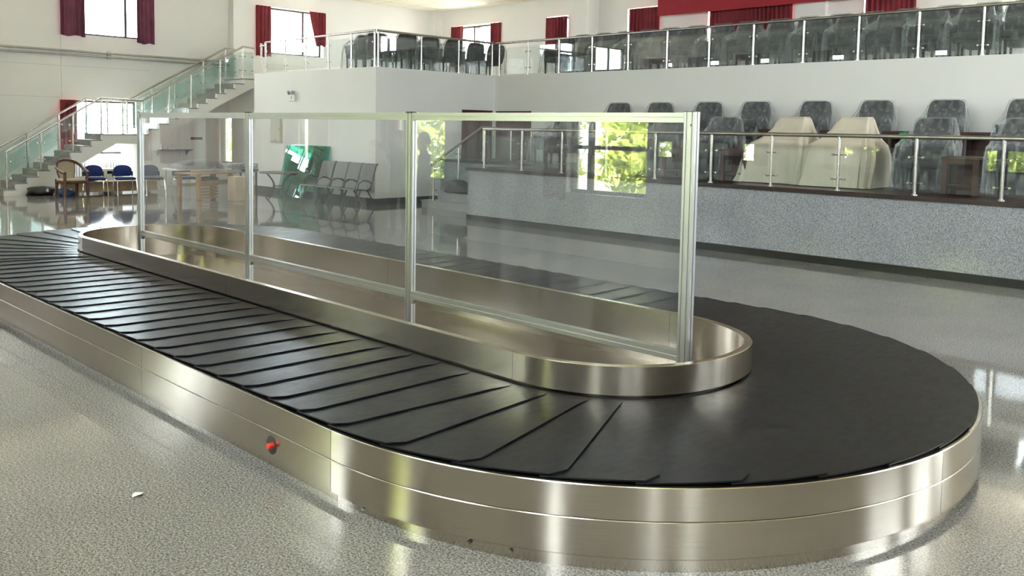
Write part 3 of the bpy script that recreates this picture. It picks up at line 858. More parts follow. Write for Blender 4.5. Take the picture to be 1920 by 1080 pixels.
# platform steps and their railing
sr = PLZ / 6; s_l, s_r = -16.35, PLX
stp = thing('platform_steps', 'grey granite steps rising to the platform beside its left end', 'steps', (-15, 13.5, 0))
spi = Matrix.Translation(-stp.location)
for i in range(5):
    y0 = 13.5 + i * .31
    spart(MB().box(s_l + (0 if i == 0 else .22), s_r - .035, y0, 15.02, i * sr + .0, (i + 1) * sr - .03).box(s_l - .02 + (0 if i == 0 else .22), s_r - .035, y0 - .02, min(15.01, y0 + .33), (i + 1) * sr - .03, (i + 1) * sr), 'step', M['step'], stp, spi)
XS = -16.0
posts = [(XS, 13.56, sr, 1.0), (XS, 14.35, 3 * sr, 1.52), (XS, 15.17, PLZ, 1.93), (XS, 16.15, PLZ, 1.86), (XS, 16.9, PLZ, 1.86)]
gl = [((XS, 13.56), (XS, 14.35), .30, .95, .72, 1.42), ((XS, 14.35), (XS, 15.17), .72, 1.42, 1.16, 1.82), ((XS, 15.17), (XS, 16.15), 1.16, 1.74, 1.16, 1.74), ((XS, 16.15), (XS, 16.9), 1.16, 1.74, 1.16, 1.74)]
rail_system('step_railing', 'steel and glass railing rising beside the platform steps and on to the wall', (XS, 14, 0), posts,
            [[(XS, 13.5, 1.02), (XS, 13.56, 1.06), (XS, 15.1, 1.94), (XS, 16.95, 1.89)]], gl, M['stair_glass'])

# doors in the platform corner
def door(name, label_axis, pos, u0, u1, z0, z1, out):
    mb = MB(); fr = MB(); t = .07
    def B(m, a, b, c, d, e0, e1):
        if label_axis == 'y': m.box(a, b, pos + e0, pos + e1, c, d)
        else: m.box(pos + e0, pos + e1, a, b, c, d)
    s = out
    B(fr, u0, u0 + t, z0, z1, 0, .05 * s); B(fr, u1 - t, u1, z0, z1, 0, .05 * s); B(fr, u0 + t, u1 - t, z1 - t, z1, 0, .05 * s)
    o = struct(fr.build(name, M['door']))
    B(mb, u0 + t, u1 - t, z0, z1 - t, 0, .02 * s)
    c = (u0 + u1) / 2
    for a, b in ((u0 + t + .08, c - .05), (c + .05, u1 - t - .08)):
        B(mb, a, b, z0 + .15, z1 - .2, .02 * s, .032 * s)
    mb.build('leaf', M['door'], o)
    hb = MB(); B(hb, c + .02, c + .04, z0 + .95, z0 + 1.1, .032 * s, .07 * s); hb.build('handle', M['steel_bright'], o)
door('door_1', 'x', XW, 15.77, 16.85, PLZ, 2.40, 1)
door('door_2', 'y', YW, -17.36, -16.08, PLZ, 2.39, -1)

# ------------------------------------------------------------------ wrapped chairs
def wrapped_chair(name, label, group, mat, h=1.09, w=.52, sx=1., cover_floor=.05, seed=1):
    rnd = random.Random(seed)
    t = thing(name, label, 'chair', (0, 0, 0), 0, group)
    k = h / 1.09
    def sec(z, ww, d, cy, r): return rrect(ww, d, r, 4, 0, cy, z)
    MB().loft([sec(.34, .50, .48, -.02, .06), sec(.36, .56, .54, -.02, .07), sec(.44, .57, .56, -.02, .07), sec(.47, .54, .52, -.02, .09), sec(.48, .46, .44, -.02, .1)]).build('seat', mat, t, True, angle=60)
    b = MB(); secs = []
    for f, ww, d in ((.40, w * .96, .10), (.50, w, .13), (.70, w * 1.08, .13), (.88, w * 1.08, .125), (1.0, w * 1.0, .115), (1.05, w * .94, .10), (1.075, w * .84, .075), (1.088, w * .66, .04)):
        secs.append(sec(f * k if f > .45 else f, ww, d, .24 + .16 * (f - .4), .05))
    b.loft(secs).build('backrest', mat, t, True, angle=60)
    for s in (-1, 1):
        am = MB().loft([sec(.46, .05, .40, .0, .02), sec(.60, .05, .42, .0, .02), sec(.64, .075, .46, -.01, .03), sec(.665, .07, .45, -.01, .03), sec(.672, .05, .40, -.01, .02)])
        o = am.build('armrest', mat, t, True, angle=60); o.location.x = s * .31
        for yy in (-.22, .2):
            lg = MB().loft([rrect(.035, .035, .008, 2, 0, 0, 0), rrect(.05, .05, .01, 2, 0, 0, .36)]); lo = lg.build('leg', M['black'], t, True); lo.location = (s * .25, yy, 0)
    # plastic film draped over the chair
    n = 44; rings = []
    for z, ww, d, cy, amp in ((1.10, .70, .07, .352, .0), (1.105, .86, .12, .352, .004), (1.07, 1.03, .17, .345, .008), (.93, 1.12, .24, .31, .02), (.80, 1.2, .38, .22, .035), (.69, 1.32, .62, .08, .045), (.5, 1.34, .72, .02, .035), (.3, 1.32, .76, 0, .035), (cover_floor, 1.34, .82, 0, .04)):
        base = rrect(w * ww, d, min(.09, d * .45), n // 4 - 1, 0, cy, z * k if z > .9 else z); ring = []
        for i, p in enumerate(base):
            q = 2 * PI * i / len(base)
            f = amp * (math.sin(5 * q + 2.2 * z + seed) * .5 + .6 * math.sin(11 * q - 3 * z + seed * 1.7) + .5 * (rnd.random() - .5))
            c = Vector((p[0], p[1] - cy, 0)); L = c.length or 1
            ring.append((p[0] + c.x / L * f, p[1] + c.y / L * f, p[2] + (rnd.random() - .5) * amp * .6))
        rings.append(ring)
    rings.reverse()
    c = MB().loft(rings, cap=False)
    nn = len(rings[0]); L = len(c.v); c.f.append(tuple(range(L - nn, L)))
    c.build('plastic_cover', M['film'], t, True, angle=75)
    return t

GB = 'plastic-wrapped chairs on the balcony rear row'
# rear row on the balcony
protos = []
cnt = 19
for k in range(cnt):
    x = -5.97 - .77 * (14 - k) + .0
    lab = '%s chair from the left in the upper balcony rear row, tall dark back' % ORD[k]
    if k < 3:
        c = wrapped_chair('wrapped_chair', lab, GB, M['chair_brown'] if k == 1 else M['chair_dark'], h=1.30, w=.52, seed=k * 3 + 1); protos.append(c)
        c.location = (x, 19.45, ZB); c.rotation_euler.z = random.uniform(-.06, .06)
    else:
        dup(protos[k % 3], (x + random.uniform(-.03, .03), 19.45, ZB), random.uniform(-.08, .08), lab)
GF = 'plastic-wrapped chairs on the balcony front row'
protos2 = []
for k in range(17):
    x = -5.6 - .79 * (13 - k)
    lab = '%s chair from the left in the upper balcony front row, under crumpled plastic' % ORD[k]
    if k < 3:
        c = wrapped_chair('wrapped_chair', lab, GF, M['chair_dark'], h=1.02, w=.54, seed=20 + k * 5); protos2.append(c)
        c.location = (x, 17.75, ZB); c.rotation_euler.z = random.uniform(-.1, .1)
    else:
        dup(protos2[k % 3], (x + random.uniform(-.04, .04), 17.75, ZB), random.uniform(-.12, .12), lab)
GW = 'tall dark wrapped chairs on the balcony wing'
wp = None
for k, (y, hh) in enumerate(((14.3, 1.0), (15.07, .965), (15.88, .97), (16.7, .955), (17.5, .97))):
    lab = '%s tall dark chair from the left behind the balcony wing side railing' % ORD[k]
    if wp is None:
        wp = wrapped_chair('wrapped_chair', lab, GW, M['chair_brown'], h=.93, w=.56, seed=51); wp.location = (-18.3, y, ZB); wp.rotation_euler.z = -PI / 2
    else: dup(wp, (-18.3, y, ZB), -PI / 2 + random.uniform(-.05, .05), lab, (1, 1, hh))
for k, y in enumerate((14.0, 15.0, 16.0)):
    dup(wp, (-19.6, y, ZB), -PI / 2 + random.uniform(-.1, .1), '%s dark chair from the left in the balcony wing second row' % ORD[k], (1, 1, 1.0))
dup(wp, (-18.5, 13.5, ZB), -PI / 2, 'dark chair in loose clear plastic at the balcony wing corner', (1, .95, .95))
# platform rows
GP = 'plastic-wrapped chairs against the wall on the platform'
pp = []
xs = [-12.70, -11.54, -10.30, -9.18, -7.91, -6.74, -5.50, -4.22, -3.0]
for k, x in enumerate(xs):
    lab = '%s plastic-wrapped chair from the left, platform back row against white wall' % ORD[k]
    if k < 2:
        c = wrapped_chair('wrapped_chair', lab, GP, M['chair_dark'], h=1.10, w=.58, seed=80 + 7 * k); pp.append(c)
        c.location = (x, 16.05, PLZ + .36); c.rotation_euler.z = .05
    else: dup(pp[k % 2], (x, 16.05, PLZ + .36), random.uniform(-.03, .08), lab)
GQ = 'plastic-wrapped chairs in the platform front row'
fc = None
fr_lab = {-12.0: 'dark wrapped chair at the left end of the platform front row', -10.82: 'dark wrapped chair behind the big reflected window on the platform', -9.62: 'dark wrapped chair behind the right end of the partition',
          -8.41: 'grey plastic-wrapped chair left of the beige draped chairs', -4.84: 'grey plastic-wrapped chair with green tag right of the beige draped chairs', -3.6: 'grey plastic-wrapped chair at the right edge of the photo, front row'}
for k, (x, lab) in enumerate(fr_lab.items()):
    if fc is None:
        fc = wrapped_chair('wrapped_chair', lab, GQ, M['chair_dark'], h=1.09, w=.56, seed=131); fc.location = (x, 13.62, PLZ); 
    else:
        c = dup(fc, (x, 13.62, PLZ), random.uniform(-.05, .05), lab)
        if x == -4.84:
            tg = MB().prism([(-.06, 0), (.05, .02), (.03, -.13), (-.02, -.16)], 'y', -.004, .004).build('green_tag', M['greentag'], c); tg.location = (-.33, -.02, .86)
            tg['label'] = 'small green tag caught in the plastic'
# beige cloths over chairs
def draped(name, label, x, seed, wtop=.50):
    rnd = random.Random(seed); rings = []
    for z, ww, d, cy, amp in ((1.10, wtop * .86, .10, .30, .0), (1.105, wtop, .14, .30, .004), (1.05, wtop * 1.12, .20, .29, .008), (.9, wtop * 1.32, .32, .24, .015), (.75, wtop * 1.6, .52, .14, .02), (.66, wtop * 1.95, .72, .05, .025), (.5, wtop * 2.12, .80, .0, .04), (.3, wtop * 2.12, .86, -.03, .05), (.12, wtop * 2.13, .92, -.05, .05), (.012, wtop * 2.16, .98, -.07, .06)):
        base = rrect(ww, d, min(.12, d * .45), 12, 0, cy, z); ring = []
        for i, p in enumerate(base):
            q = 2 * PI * i / len(base)
            f = amp * (1.0 * math.sin(7 * q + seed + 1.5 * z) + .9 * math.sin(13 * q + seed * 2.1 + 2 * z) + .6 * math.sin(23 * q + seed))
            c = Vector((p[0], p[1] - cy, 0)); L = c.length or 1
            ring.append((p[0] + c.x / L * f, p[1] + c.y / L * f, p[2]))
        rings.append(ring)
    rings.reverse(); m = MB().loft(rings, cap=False); nn = len(rings[0]); L = len(m.v); m.f.append(tuple(range(L - nn, L)))
    o = m.build(name, M['cloth'], None, True, angle=80); o.location = (x, 13.68, PLZ)
    return tag(o, label, 'dust cloth', 'beige dust cloths on the platform')
draped('dust_cloth', 'beige dust cloth draped over a chair, left of the two on the platform', -7.12, 3)
draped('dust_cloth', 'beige dust cloth draped over a chair, right of the two on the platform', -6.06, 8)
# tea tables
def tea_table(label, loc):
    t = thing('tea_table', label, 'side table', loc, 0, 'red wood side tables between the platform chairs')
    MB().bbox(-.25, .25, -.23, .23, .50, .54).build('table_top', M['redwood'], t)
    for sx in (-1, 1):
        for sy in (-1, 1):
            MB().bbox(sx * .24 - (.07 if sx > 0 else 0), sx * .24 + (0 if sx > 0 else .07), sy * .22 - (.05 if sy > 0 else 0), sy * .22 + (0 if sy > 0 else .05), 0, .50).build('leg', M['redwood'], t)
    MB().box(-.17, .17, -.21, -.19, .43, .50).build('apron', M['redwood'], t); MB().box(-.17, .17, .19, .21, .05, .50).build('back_panel', M['redwood'], t)
    MB().box(-.2, .2, -.2, .2, .12, .14).build('shelf', M['redwood'], t)
    return t
tt = tea_table('dark red wood side table between the left plastic-wrapped chair and beige cloths', (-7.80, 13.4, PLZ))
for x, y, z, lab in ((-4.22, 13.4, PLZ, 'dark red wood side table between the two rightmost front-row chairs'),
                     (-9.0, 13.4, PLZ, 'dark red wood side table behind the right post of the partition'),
                     (-10.2, 13.4, PLZ, 'dark red wood side table behind the largest reflection in the partition'),
                     (-6.12, 16.0, PLZ + .36, 'dark wood side table against the wall, right of the second beige cloth'),
                     (-4.85, 16.0, PLZ + .36, 'dark wood side table against the wall behind the green-tagged chair'),
                     (-7.3, 16.0, PLZ + .36, 'dark wood side table against the wall above the beige cloths'),
                     (-8.55, 16.0, PLZ + .36, 'dark wood side table against the wall, fourth from the right'),
                     (-9.75, 16.0, PLZ + .36, 'dark wood side table against the wall, fifth from the right')):
    dup(tt, (x, y, z), 0, lab)
c = dup(fc, (-14.3, 15.7, PLZ), -PI / 2 + .3, 'dark wrapped chair turned sideways beside the corner doors'); c['group'] = 'loose chairs near the doors'
# black bag on the steps
def blob(name, mat, loc, size, seed, label, cat, parent=None):
    rnd = random.Random(seed); rings = []; n = 26; m = 12
    for i in range(m + 1):
        t = -PI / 2 + PI * i / m; ring = []
        for j in range(n):
            q = 2 * PI * j / n
            f = 1 + .14 * math.sin(3 * q + seed + 2 * t) + .09 * math.sin(7 * q - 3 * t + seed) + .05 * (rnd.random() - .5)
            cz = math.sin(t); rr = max(.03, math.cos(t) ** .7)
            ring.append((size[0] * rr * f * math.cos(q), size[1] * rr * f * math.sin(q), size[2] * (cz if cz > -.6 else -.6 + (cz + .6) * .15) + size[2] * .66))
        rings.append(ring)
    o = MB().loft(rings).build(name, mat, parent, True, loc=loc, angle=70)
    if label: tag(o, label, cat)
    return o
blob('black_bag', M['bag'], (-15.62, 13.96, 2 * sr), (.40, .16, .20), 4, 'stuffed black plastic bag lying on the platform steps', 'bag')

# ------------------------------------------------------------------ clutter under the stair
# brown armchair
def armchair(label, loc, rz):
    t = thing('armchair', label, 'chair', loc, rz)
    for sx in (-1, 1):
        MB().tube([(sx * .29, -.25, 0), (sx * .285, -.25, .25), (sx * .27, -.24, .62)], [.038, .04, .034], 10).build('leg', M['arm_wood'], t, True)
        MB().tube([(sx * .26, .27, 0), (sx * .25, .23, .30), (sx * .25, .24, .46)], [.034, .04, .038], 10).build('leg', M['arm_wood'], t, True)
    hp = [(-.29, -.30, .62), (-.31, -.20, .64)] + [(.33 * math.sin(a), .02 + .28 * math.cos(a) * 1.0, .66 + .27 * max(0, math.cos(a)) ** .8) for a in [math.radians(-80 + 160 * i / 14) for i in range(15)]] + [(.31, -.20, .64), (.29, -.30, .62)]
    MB().tube(hp, .038, 10).build('arm_hoop', M['arm_wood'], t, True)
    MB().bbox(-.28, .28, -.27, .25, .36, .42, .01).build('apron', M['arm_wood'], t)
    MB().loft([rrect(.54, .50, .05, 4, 0, -.01, .42), rrect(.56, .52, .06, 4, 0, -.01, .45), rrect(.5, .46, .08, 4, 0, -.01, .475)]).build('seat', M['beige'], t, True, angle=60)
    MB().loft([rrect(.32, .035, .015, 3, 0, .235, .46), rrect(.40, .05, .02, 3, 0, .26, .6), rrect(.42, .05, .02, 3, 0, .285, .80), rrect(.34, .035, .015, 3, 0, .295, .90)]).build('back_panel', M['beige'], t, True, angle=60)
    for sx in (-1, 1): MB().tube([(sx * .17, .24, .46), (sx * .215, .27, .62), (sx * .215, .29, .86)], .018, 8).build('back_stile', M['arm_wood'], t, True)
    return t
armchair('brown wooden armchair with beige seat and back panel, under the stair', (-23.35, 7.95, 0), PI / 2 + .12)
def visitor_chair(label, loc, rz):
    t = thing('visitor_chair', label, 'chair', loc, rz, 'blue visitor chairs under the stair')
    MB().loft([rrect(.42, .40, .08, 5, 0, -.02, .42), rrect(.46, .44, .10, 5, 0, -.02, .44), rrect(.46, .44, .10, 5, 0, -.02, .465), rrect(.40, .38, .1, 5, 0, -.02, .48)]).build('seat', M['blue'], t, True, angle=60)
    secs = []
    poly = []
    for a in range(0, 13):
        q = PI * a / 12; poly.append((.23 * math.cos(q) * (1 if abs(math.cos(q)) < .9 else 1), .62 + .17 * math.sin(q) ** .75))
    poly += [(-.215, .52), (-.17, .495), (.17, .495), (.215, .52)]
    b = MB().loft([[(x * .92, .205, .64 + (z - .64) * .92) for x, z in poly], [(x, .215, z) for x, z in poly], [(x, .245, z) for x, z in poly], [(x * .92, .26, .64 + (z - .64) * .92) for x, z in poly]])
    b.build('backrest', M['blue'], t, True, angle=50)
    for sx in (-1, 1):
        MB().tube([(sx * .25, -.24, .0), (sx * .235, -.17, .41)], .013, 8).build('leg', M['chrome'], t, True)
        MB().tube([(sx * .25, .25, .0), (sx * .235, .16, .41), (sx * .235, .23, .53), (sx * .225, .25, .62)], .013, 8).build('leg', M['chrome'], t, True)
        MB().bbox(sx * .235 - .02, sx * .235 + .02, .20, .25, .50, .62, .006).build('bracket', M['black'], t)
    MB().tube([(-.235, -.17, .41), (-.235, .16, .41)], .012, 8).tube([(.235, -.17, .41), (.235, .16, .41)], .012, 8).tube([(-.235, .1, .41), (.235, .1, .41)], .012, 8).build('seat_frame', M['chrome'], t, True)
    return t
vc = visitor_chair('blue visitor chair on chrome legs directly right of the brown armchair', (-23.40, 8.55, 0), PI / 2 - .12)
dup(vc, (-23.2, 9.22, 0), PI / 2 - .10, 'blue visitor chair, second to the right of the brown armchair')
dup(vc, (-23.0, 9.86, 0), PI / 2 - .05, 'blue visitor chair half hidden behind the left partition post')
dup(vc, (-22.75, 10.62, 0), PI / 2, 'blue visitor chair seen through the partition, farthest right of the four')
# crate boards, sacks, radiators and odd items behind the chairs
cr = thing('plank_crate', 'long low brown board crate lying behind the blue chairs', 'crate', (-24.2, 9.2, 0))
MB().box(-.22, .22, -1.15, 1.2, .06, .31).build('crate_body', M['crate'], cr)
MB().box(-.26, .26, -1.18, 1.25, .31, .335).build('crate_lid', M['card'], cr)
for yy in (-.9, 0, .95): MB().box(-.24, .24, yy - .05, yy + .05, 0, .06).build('skid', M['crate'], cr)
blob('black_sack', M['bag'], (-24.6, 7.6, 0), (.5, .38, .13), 9, 'flat black sack on the floor behind the brown armchair', 'sack')
blob('blue_bundle', M['bluefilm'], (-23.85, 7.98, 0), (.2, .2, .12), 11, 'small dark blue bundle under the brown armchair', 'bundle')
def radiator(label, y0, n):
    t = thing('radiator', label, 'radiator', (XL + .12, y0, .2), 0, 'white radiators under the lower window')
    for i in range(n):
        MB().loft([rrect(.10, .05, .022, 3, 0, i * .075, 0), rrect(.11, .055, .025, 3, 0, i * .075, .03), rrect(.11, .055, .025, 3, 0, i * .075, .60), rrect(.09, .045, .02, 3, 0, i * .075, .63)]).build('radiator_fin', M['white'], t, True)
    MB().tube([(0, -.1, .06), (0, n * .075, .06)], .02, 8).build('feed_pipe', M['white'], t, True)
radiator('white ribbed radiator on the wall behind the brown armchair', 8.85, 7)
radiator('white ribbed radiator on the wall between the two blue chairs', 9.95, 6)
dv = thing('white_box', 'low white box with a black socket behind the blue chairs', 'box', (-25.1, 9.5, .335 - .335))
MB().bbox(-.2, .2, -.32, .32, 0, .62, .01).build('box_body', M['white'], dv)
MB().box(.2, .206, -.09, .05, .48, .56).build('socket', M['black'], dv)
tag(MB().bbox(-26.2, -26.1, 10.33, 10.72, 0, .93, .006).build('grey_cabinet', M['grey']), 'flat grey cabinet against the wall under the stair landing', 'cabinet')
blob('papers_heap', M['greycloth'], (-24.2, 8.55, .335), (.22, .3, .08), 5, 'grey heap of cloth lying on the crate beside the armchair', 'cloth')
# notice door on the left wall
nd = struct(MB().box(XL, XL + .03, 12.17, 12.95, .05, 1.95).build('door_3', M['white']))
MB().box(XL + .03, XL + .036, 12.45, 12.83, 1.40, 1.48).build('sign_plate', M['steel_dark'], nd)
sh = thing('wall_shelf', 'thin wall shelf under the stair, seen through the partition', 'shelf', (-26.15, 11.8, 1.09))
MB().box(-.12, .12, -.5, .6, -.02, .02).build('shelf_board', M['grey'], sh)
for yy in (-.4, .5): MB().prism([(-.12, -.02), (.08, -.02), (-.12, -.18)], 'y', yy - .01, yy + .01).build('shelf_bracket', M['grey'], sh)
tag(MB().bbox(-26.2, -26.05, 11.72, 11.88, 1.11, 1.26, .008).build('white_carton', M['white']), 'small white carton on the wall shelf', 'carton')
tag(MB().disc((-26.12, 11.47, 1.11), (0, 0, 1), .035, .10, 14).disc((-26.12, 11.47, 1.21), (0, 0, 1), .02, .06, 12).build('white_bottle', M['white'], smooth=True), 'small white bottle on the wall shelf', 'bottle')
# pine workbench
wb = thing('pine_workbench', 'yellow pine bench with slatted front seen through the left partition panel', 'bench', (-21.2, 10.4, 0), .35)
MB().bbox(-.38, .38, -.62, .75, .64, .68, .006).build('bench_top', M['pine'], wb)
for sx in (-1, 1):
    for yy in (-.52, .62):
        MB().bbox(sx * .32 - .045, sx * .32 + .045, yy - .045, yy + .045, 0, .64, .006).build('leg', M['pine'], wb)
MB().bbox(.30, .36, -.5, .6, .40, .49, .005).build('rail', M['pine'], wb)
for k in range(5): MB().bbox(.335, .36, -.56, .1, .04 + k * .075, .09 + k * .075, .004).build('slat', M['pine'], wb)
blob('black_cushion', M['bag'], (-21.1, 10.45, .41 + .0), (.22, .26, .10), 21, 'round black cushion under the pine bench top', 'cushion')
MB().box(-.30, .30, -.5, .6, .38, .40).build('shelf', M['pine'], wb)
tag(MB().loft([rrect(.8, 1.2, .1, 4, 0, 0, 0), rrect(.78, 1.15, .12, 4, .02, 0, .10), rrect(.5, .8, .15, 4, 0, .1, .2), rrect(.2, .35, .1, 4, 0, .1, .24)]).build('grey_tarpaulin', M['greycloth'], None, True, loc=(-21.9, 10.55, .74), angle=70), 'grey folded tarpaulin heaped on the white table', 'tarpaulin')
wt = thing('white_table', 'white-edged table under a grey tarpaulin, behind the pine bench', 'table', (-22.0, 10.6, 0))
MB().bbox(-.42, .42, -.75, .75, .70, .74, .006).build('table_top', M['white'], wt)
for sx in (-1, 1):
    for sy in (-1, 1): MB().tube([(sx * .36, sy * .68, 0), (sx * .36, sy * .68, .70)], .016, 8).build('leg', M['chrome'], wt, True)
MB().tube([(.36, -.68, .33), (.36, .68, .33)], .012, 8).build('stretcher', M['chrome'], wt, True)
tag(MB().bbox(-.2, .2, -.26, .26, 0, .60, .004).build('cardboard_box', M['card'], loc=(-20.35, 10.95, 0)), 'plain brown cardboard box standing on the floor beside the pine bench', 'box')
pr = thing('desk_printer', 'dark grey office printer behind the cardboard box', 'printer', (-21.9, 11.85, 0), .1)
MB().bbox(-.28, .28, -.28, .28, .62, .86, .012).build('printer_body', M['grey'], pr)
MB().box(.28, .40, -.22, .22, .68, .70).build('paper_tray', M['black'], pr)
MB().box(.2, .29, -.2, .2, .80, .83).build('output_slot', M['white'], pr)
for sx in (-1, 1):
    for sy in (-1, 1): MB().box(sx * .24 - .02, sx * .24 + .02, sy * .24 - .02, sy * .24 + .02, 0, .62).build('stand_leg', M['tube_dark'], pr)
# round garden table
rt_ = thing('garden_table', 'round grey metal table on curved legs against the wing wall', 'table', (-20.3, 11.98, 0))
MB().disc((0, 0, .675), (0, 0, 1), .50, .02, 40).disc((0, 0, .66), (0, 0, 1), .47, .015, 40).build('table_top', M['mesh_grey'], rt_, True)
for k in range(4):
    a = math.radians(20 + 90 * k); pts = []
    for i in range(9):
        q = i / 8; rr = .40 - .28 * math.sin(PI * q) ** 1.0 if q < .5 else .12 + .30 * (1 - math.cos(PI * (q - .5))) * .95
        rr = .42 - .26 * math.sin(PI * q)
        pts.append((rr * math.cos(a), rr * math.sin(a), .66 * (1 - q)))
    MB().tube(pts, .014, 8).build('leg', M['tube_dark'], rt_, True)
MB().tube([(.16 * math.cos(2 * PI * i / 16), .16 * math.sin(2 * PI * i / 16), .33) for i in range(16)], .008, 6, closed=True).build('leg_ring', M['tube_dark'], rt_, True)
# green glass sheets
def sheet(label, x0, x1, yb, yt, h):
    n = Vector((0, h, -(yt - yb))).normalized() * .004
    q = [(x0, yb, .003), (x1, yb, .003), (x1, yt, h), (x0, yt, h)]
    mb = MB().add([(a, b + n.y, c + n.z) for a, b, c in q] + [(a, b - n.y, c - n.z) for a, b, c in q], [(0, 1, 2, 3), (7, 6, 5, 4), (0, 4, 5, 1), (1, 5, 6, 2), (2, 6, 7, 3), (3, 7, 4, 0)])
    tag(mb.build('glass_sheet', M['green_glass']), label, 'glass sheet', 'green glass sheets leaning on the wing wall')
sheet('green glass sheet leaning on the wing wall, front one of the three', -21.35, -19.50, 12.55, 12.85, 1.36)
sheet('green glass sheet leaning on the wing wall, middle one of the three', -21.30, -19.42, 12.62, 12.88, 1.37)
sheet('green glass sheet leaning on the wing wall, rear one of the three', -21.25, -19.36, 12.69, 12.92, 1.38)
# sling chairs
def sling(label, loc, rz):
    t = thing('sling_chair', label, 'chair', loc, rz, 'grey mesh sling chairs along the wing wall')
    path = [(-.30, .40), (-.27, .425), (-.1, .41), (.10, .385), (.18, .42), (.24, .56), (.31, .78), (.36, .94), (.40, 1.0), (.43, 1.01)]
    rows = []
    m = MB()
    for dz in (0, .006):
        m.loft([[(-.25, y, z + dz), (.25, y, z + dz)] for y, z in path], False, False)
    m.build('sling_mesh', M['mesh_grey'], t, True, angle=60)
    for sx in (-1, 1):
        MB().tube([(sx * .26, y, z) for y, z in path], .016, 8).build('side_tube', M['tube_dark'], t, True)
        MB().tube([(sx * .27, -.22, .0), (sx * .27, -.26, .30), (sx * .27, -.22, .41), (sx * .28, -.18, .56), (sx * .285, -.05, .63), (sx * .285, .12, .61), (sx * .27, .24, .54)], .014, 8).build('armrest', M['tube_dark'], t, True)
        MB().tube([(sx * .26, .10, .38), (sx * .265, .36, .0)], .015, 8).build('leg', M['tube_dark'], t, True)
        MB().tube([(sx * .26, -.1, .40), (sx * .27, -.30, .0)], .015, 8).build('leg', M['tube_dark'], t, True)
    MB().tube([(-.26, .12, .38), (.26, .12, .38)], .012, 8).build('stretcher', M['tube_dark'], t, True)
    return t
sl = sling('grey mesh sling chair nearest the green glass sheets, leftmost of four', (-19.15, 12.38, 0), .10)
for k, (x, lab) in enumerate(((-18.53, 'grey mesh sling chair, second of four from the green glass sheets'), (-17.97, 'grey mesh sling chair, third of four from the green glass sheets'), (-17.42, 'grey mesh sling chair at the wing wall corner, rightmost of four'))):
    dup(sl, (x, 12.38, 0), .08, lab)
# wall fittings
ep = thing('electrical_panel', 'beige flat electrical panel on the wing wall', 'electrical panel', (-22.04, YL, 1.41))
MB().bbox(-.29, .27, -.05, 0, 0, .70, .006).build('panel_box', M['panel_beige'], ep)
MB().bbox(-.265, .245, -.062, -.05, .03, .67, .004).build('panel_door', M['panel_beige'], ep)
MB().box(.19, .21, -.07, -.062, .35, .40).box(-.03, .03, -.066, -.062, .06, .09).build('latch', M['steel_dark'], ep)
el = thing('emergency_light', 'white twin-head emergency light high on the wing wall', 'emergency light', (-21.2, YL, 2.56))
MB().bbox(-.15, .15, -.06, 0, 0, .17, .008).build('battery_box', M['white'], el)
MB().box(-.01, .01, -.064, -.06, .05, .13).build('indicator', M['black'], el)
for sx in (-1, 1):
    MB().disc((sx * .1, -.05, .23), (sx * .4, -1, -.2), .045, .06, 14, .055).disc((sx * .1, -.04, .16), (0, 0, 1), .012, .06, 8).build('lamp_head', M['grey'], el, True)
def pipe(label, z):
    t = thing('wall_pipe', label, 'pipe', (XL + .1, 6, z), 0, 'grey pipes on the left wall')
    MB().tube([(0, -7, 0), (0, 7.7, 0)], .034, 12).build('pipe_run', M['pipe'], t, True)
    for y in (-1.0, 4.0, 6.9): MB().disc((0, y - .05, 0), (0, 1, 0), .055, .1, 14).box(-.1, -.02, y - .02, y + .02, -.02, .02).build('pipe_clamp', M['pipe'], t, True)
pipe('upper of the two grey pipes along the left wall', 3.86)
pipe('lower of the two grey pipes along the left wall', 3.755)
# scraps on the floor
tag(MB().add([(-4.46, 1.79, .002), (-4.42, 1.77, .002), (-4.40, 1.81, .014), (-4.44, 1.84, .004), (-4.45, 1.80, .012), (-4.42, 1.80, .02)], [(0, 1, 5, 4), (1, 2, 5), (2, 3, 4, 5), (3, 0, 4)]).build('paper_scrap', M['paper']), 'tiny crumpled white paper scrap on the floor before the carousel', 'paper scrap')

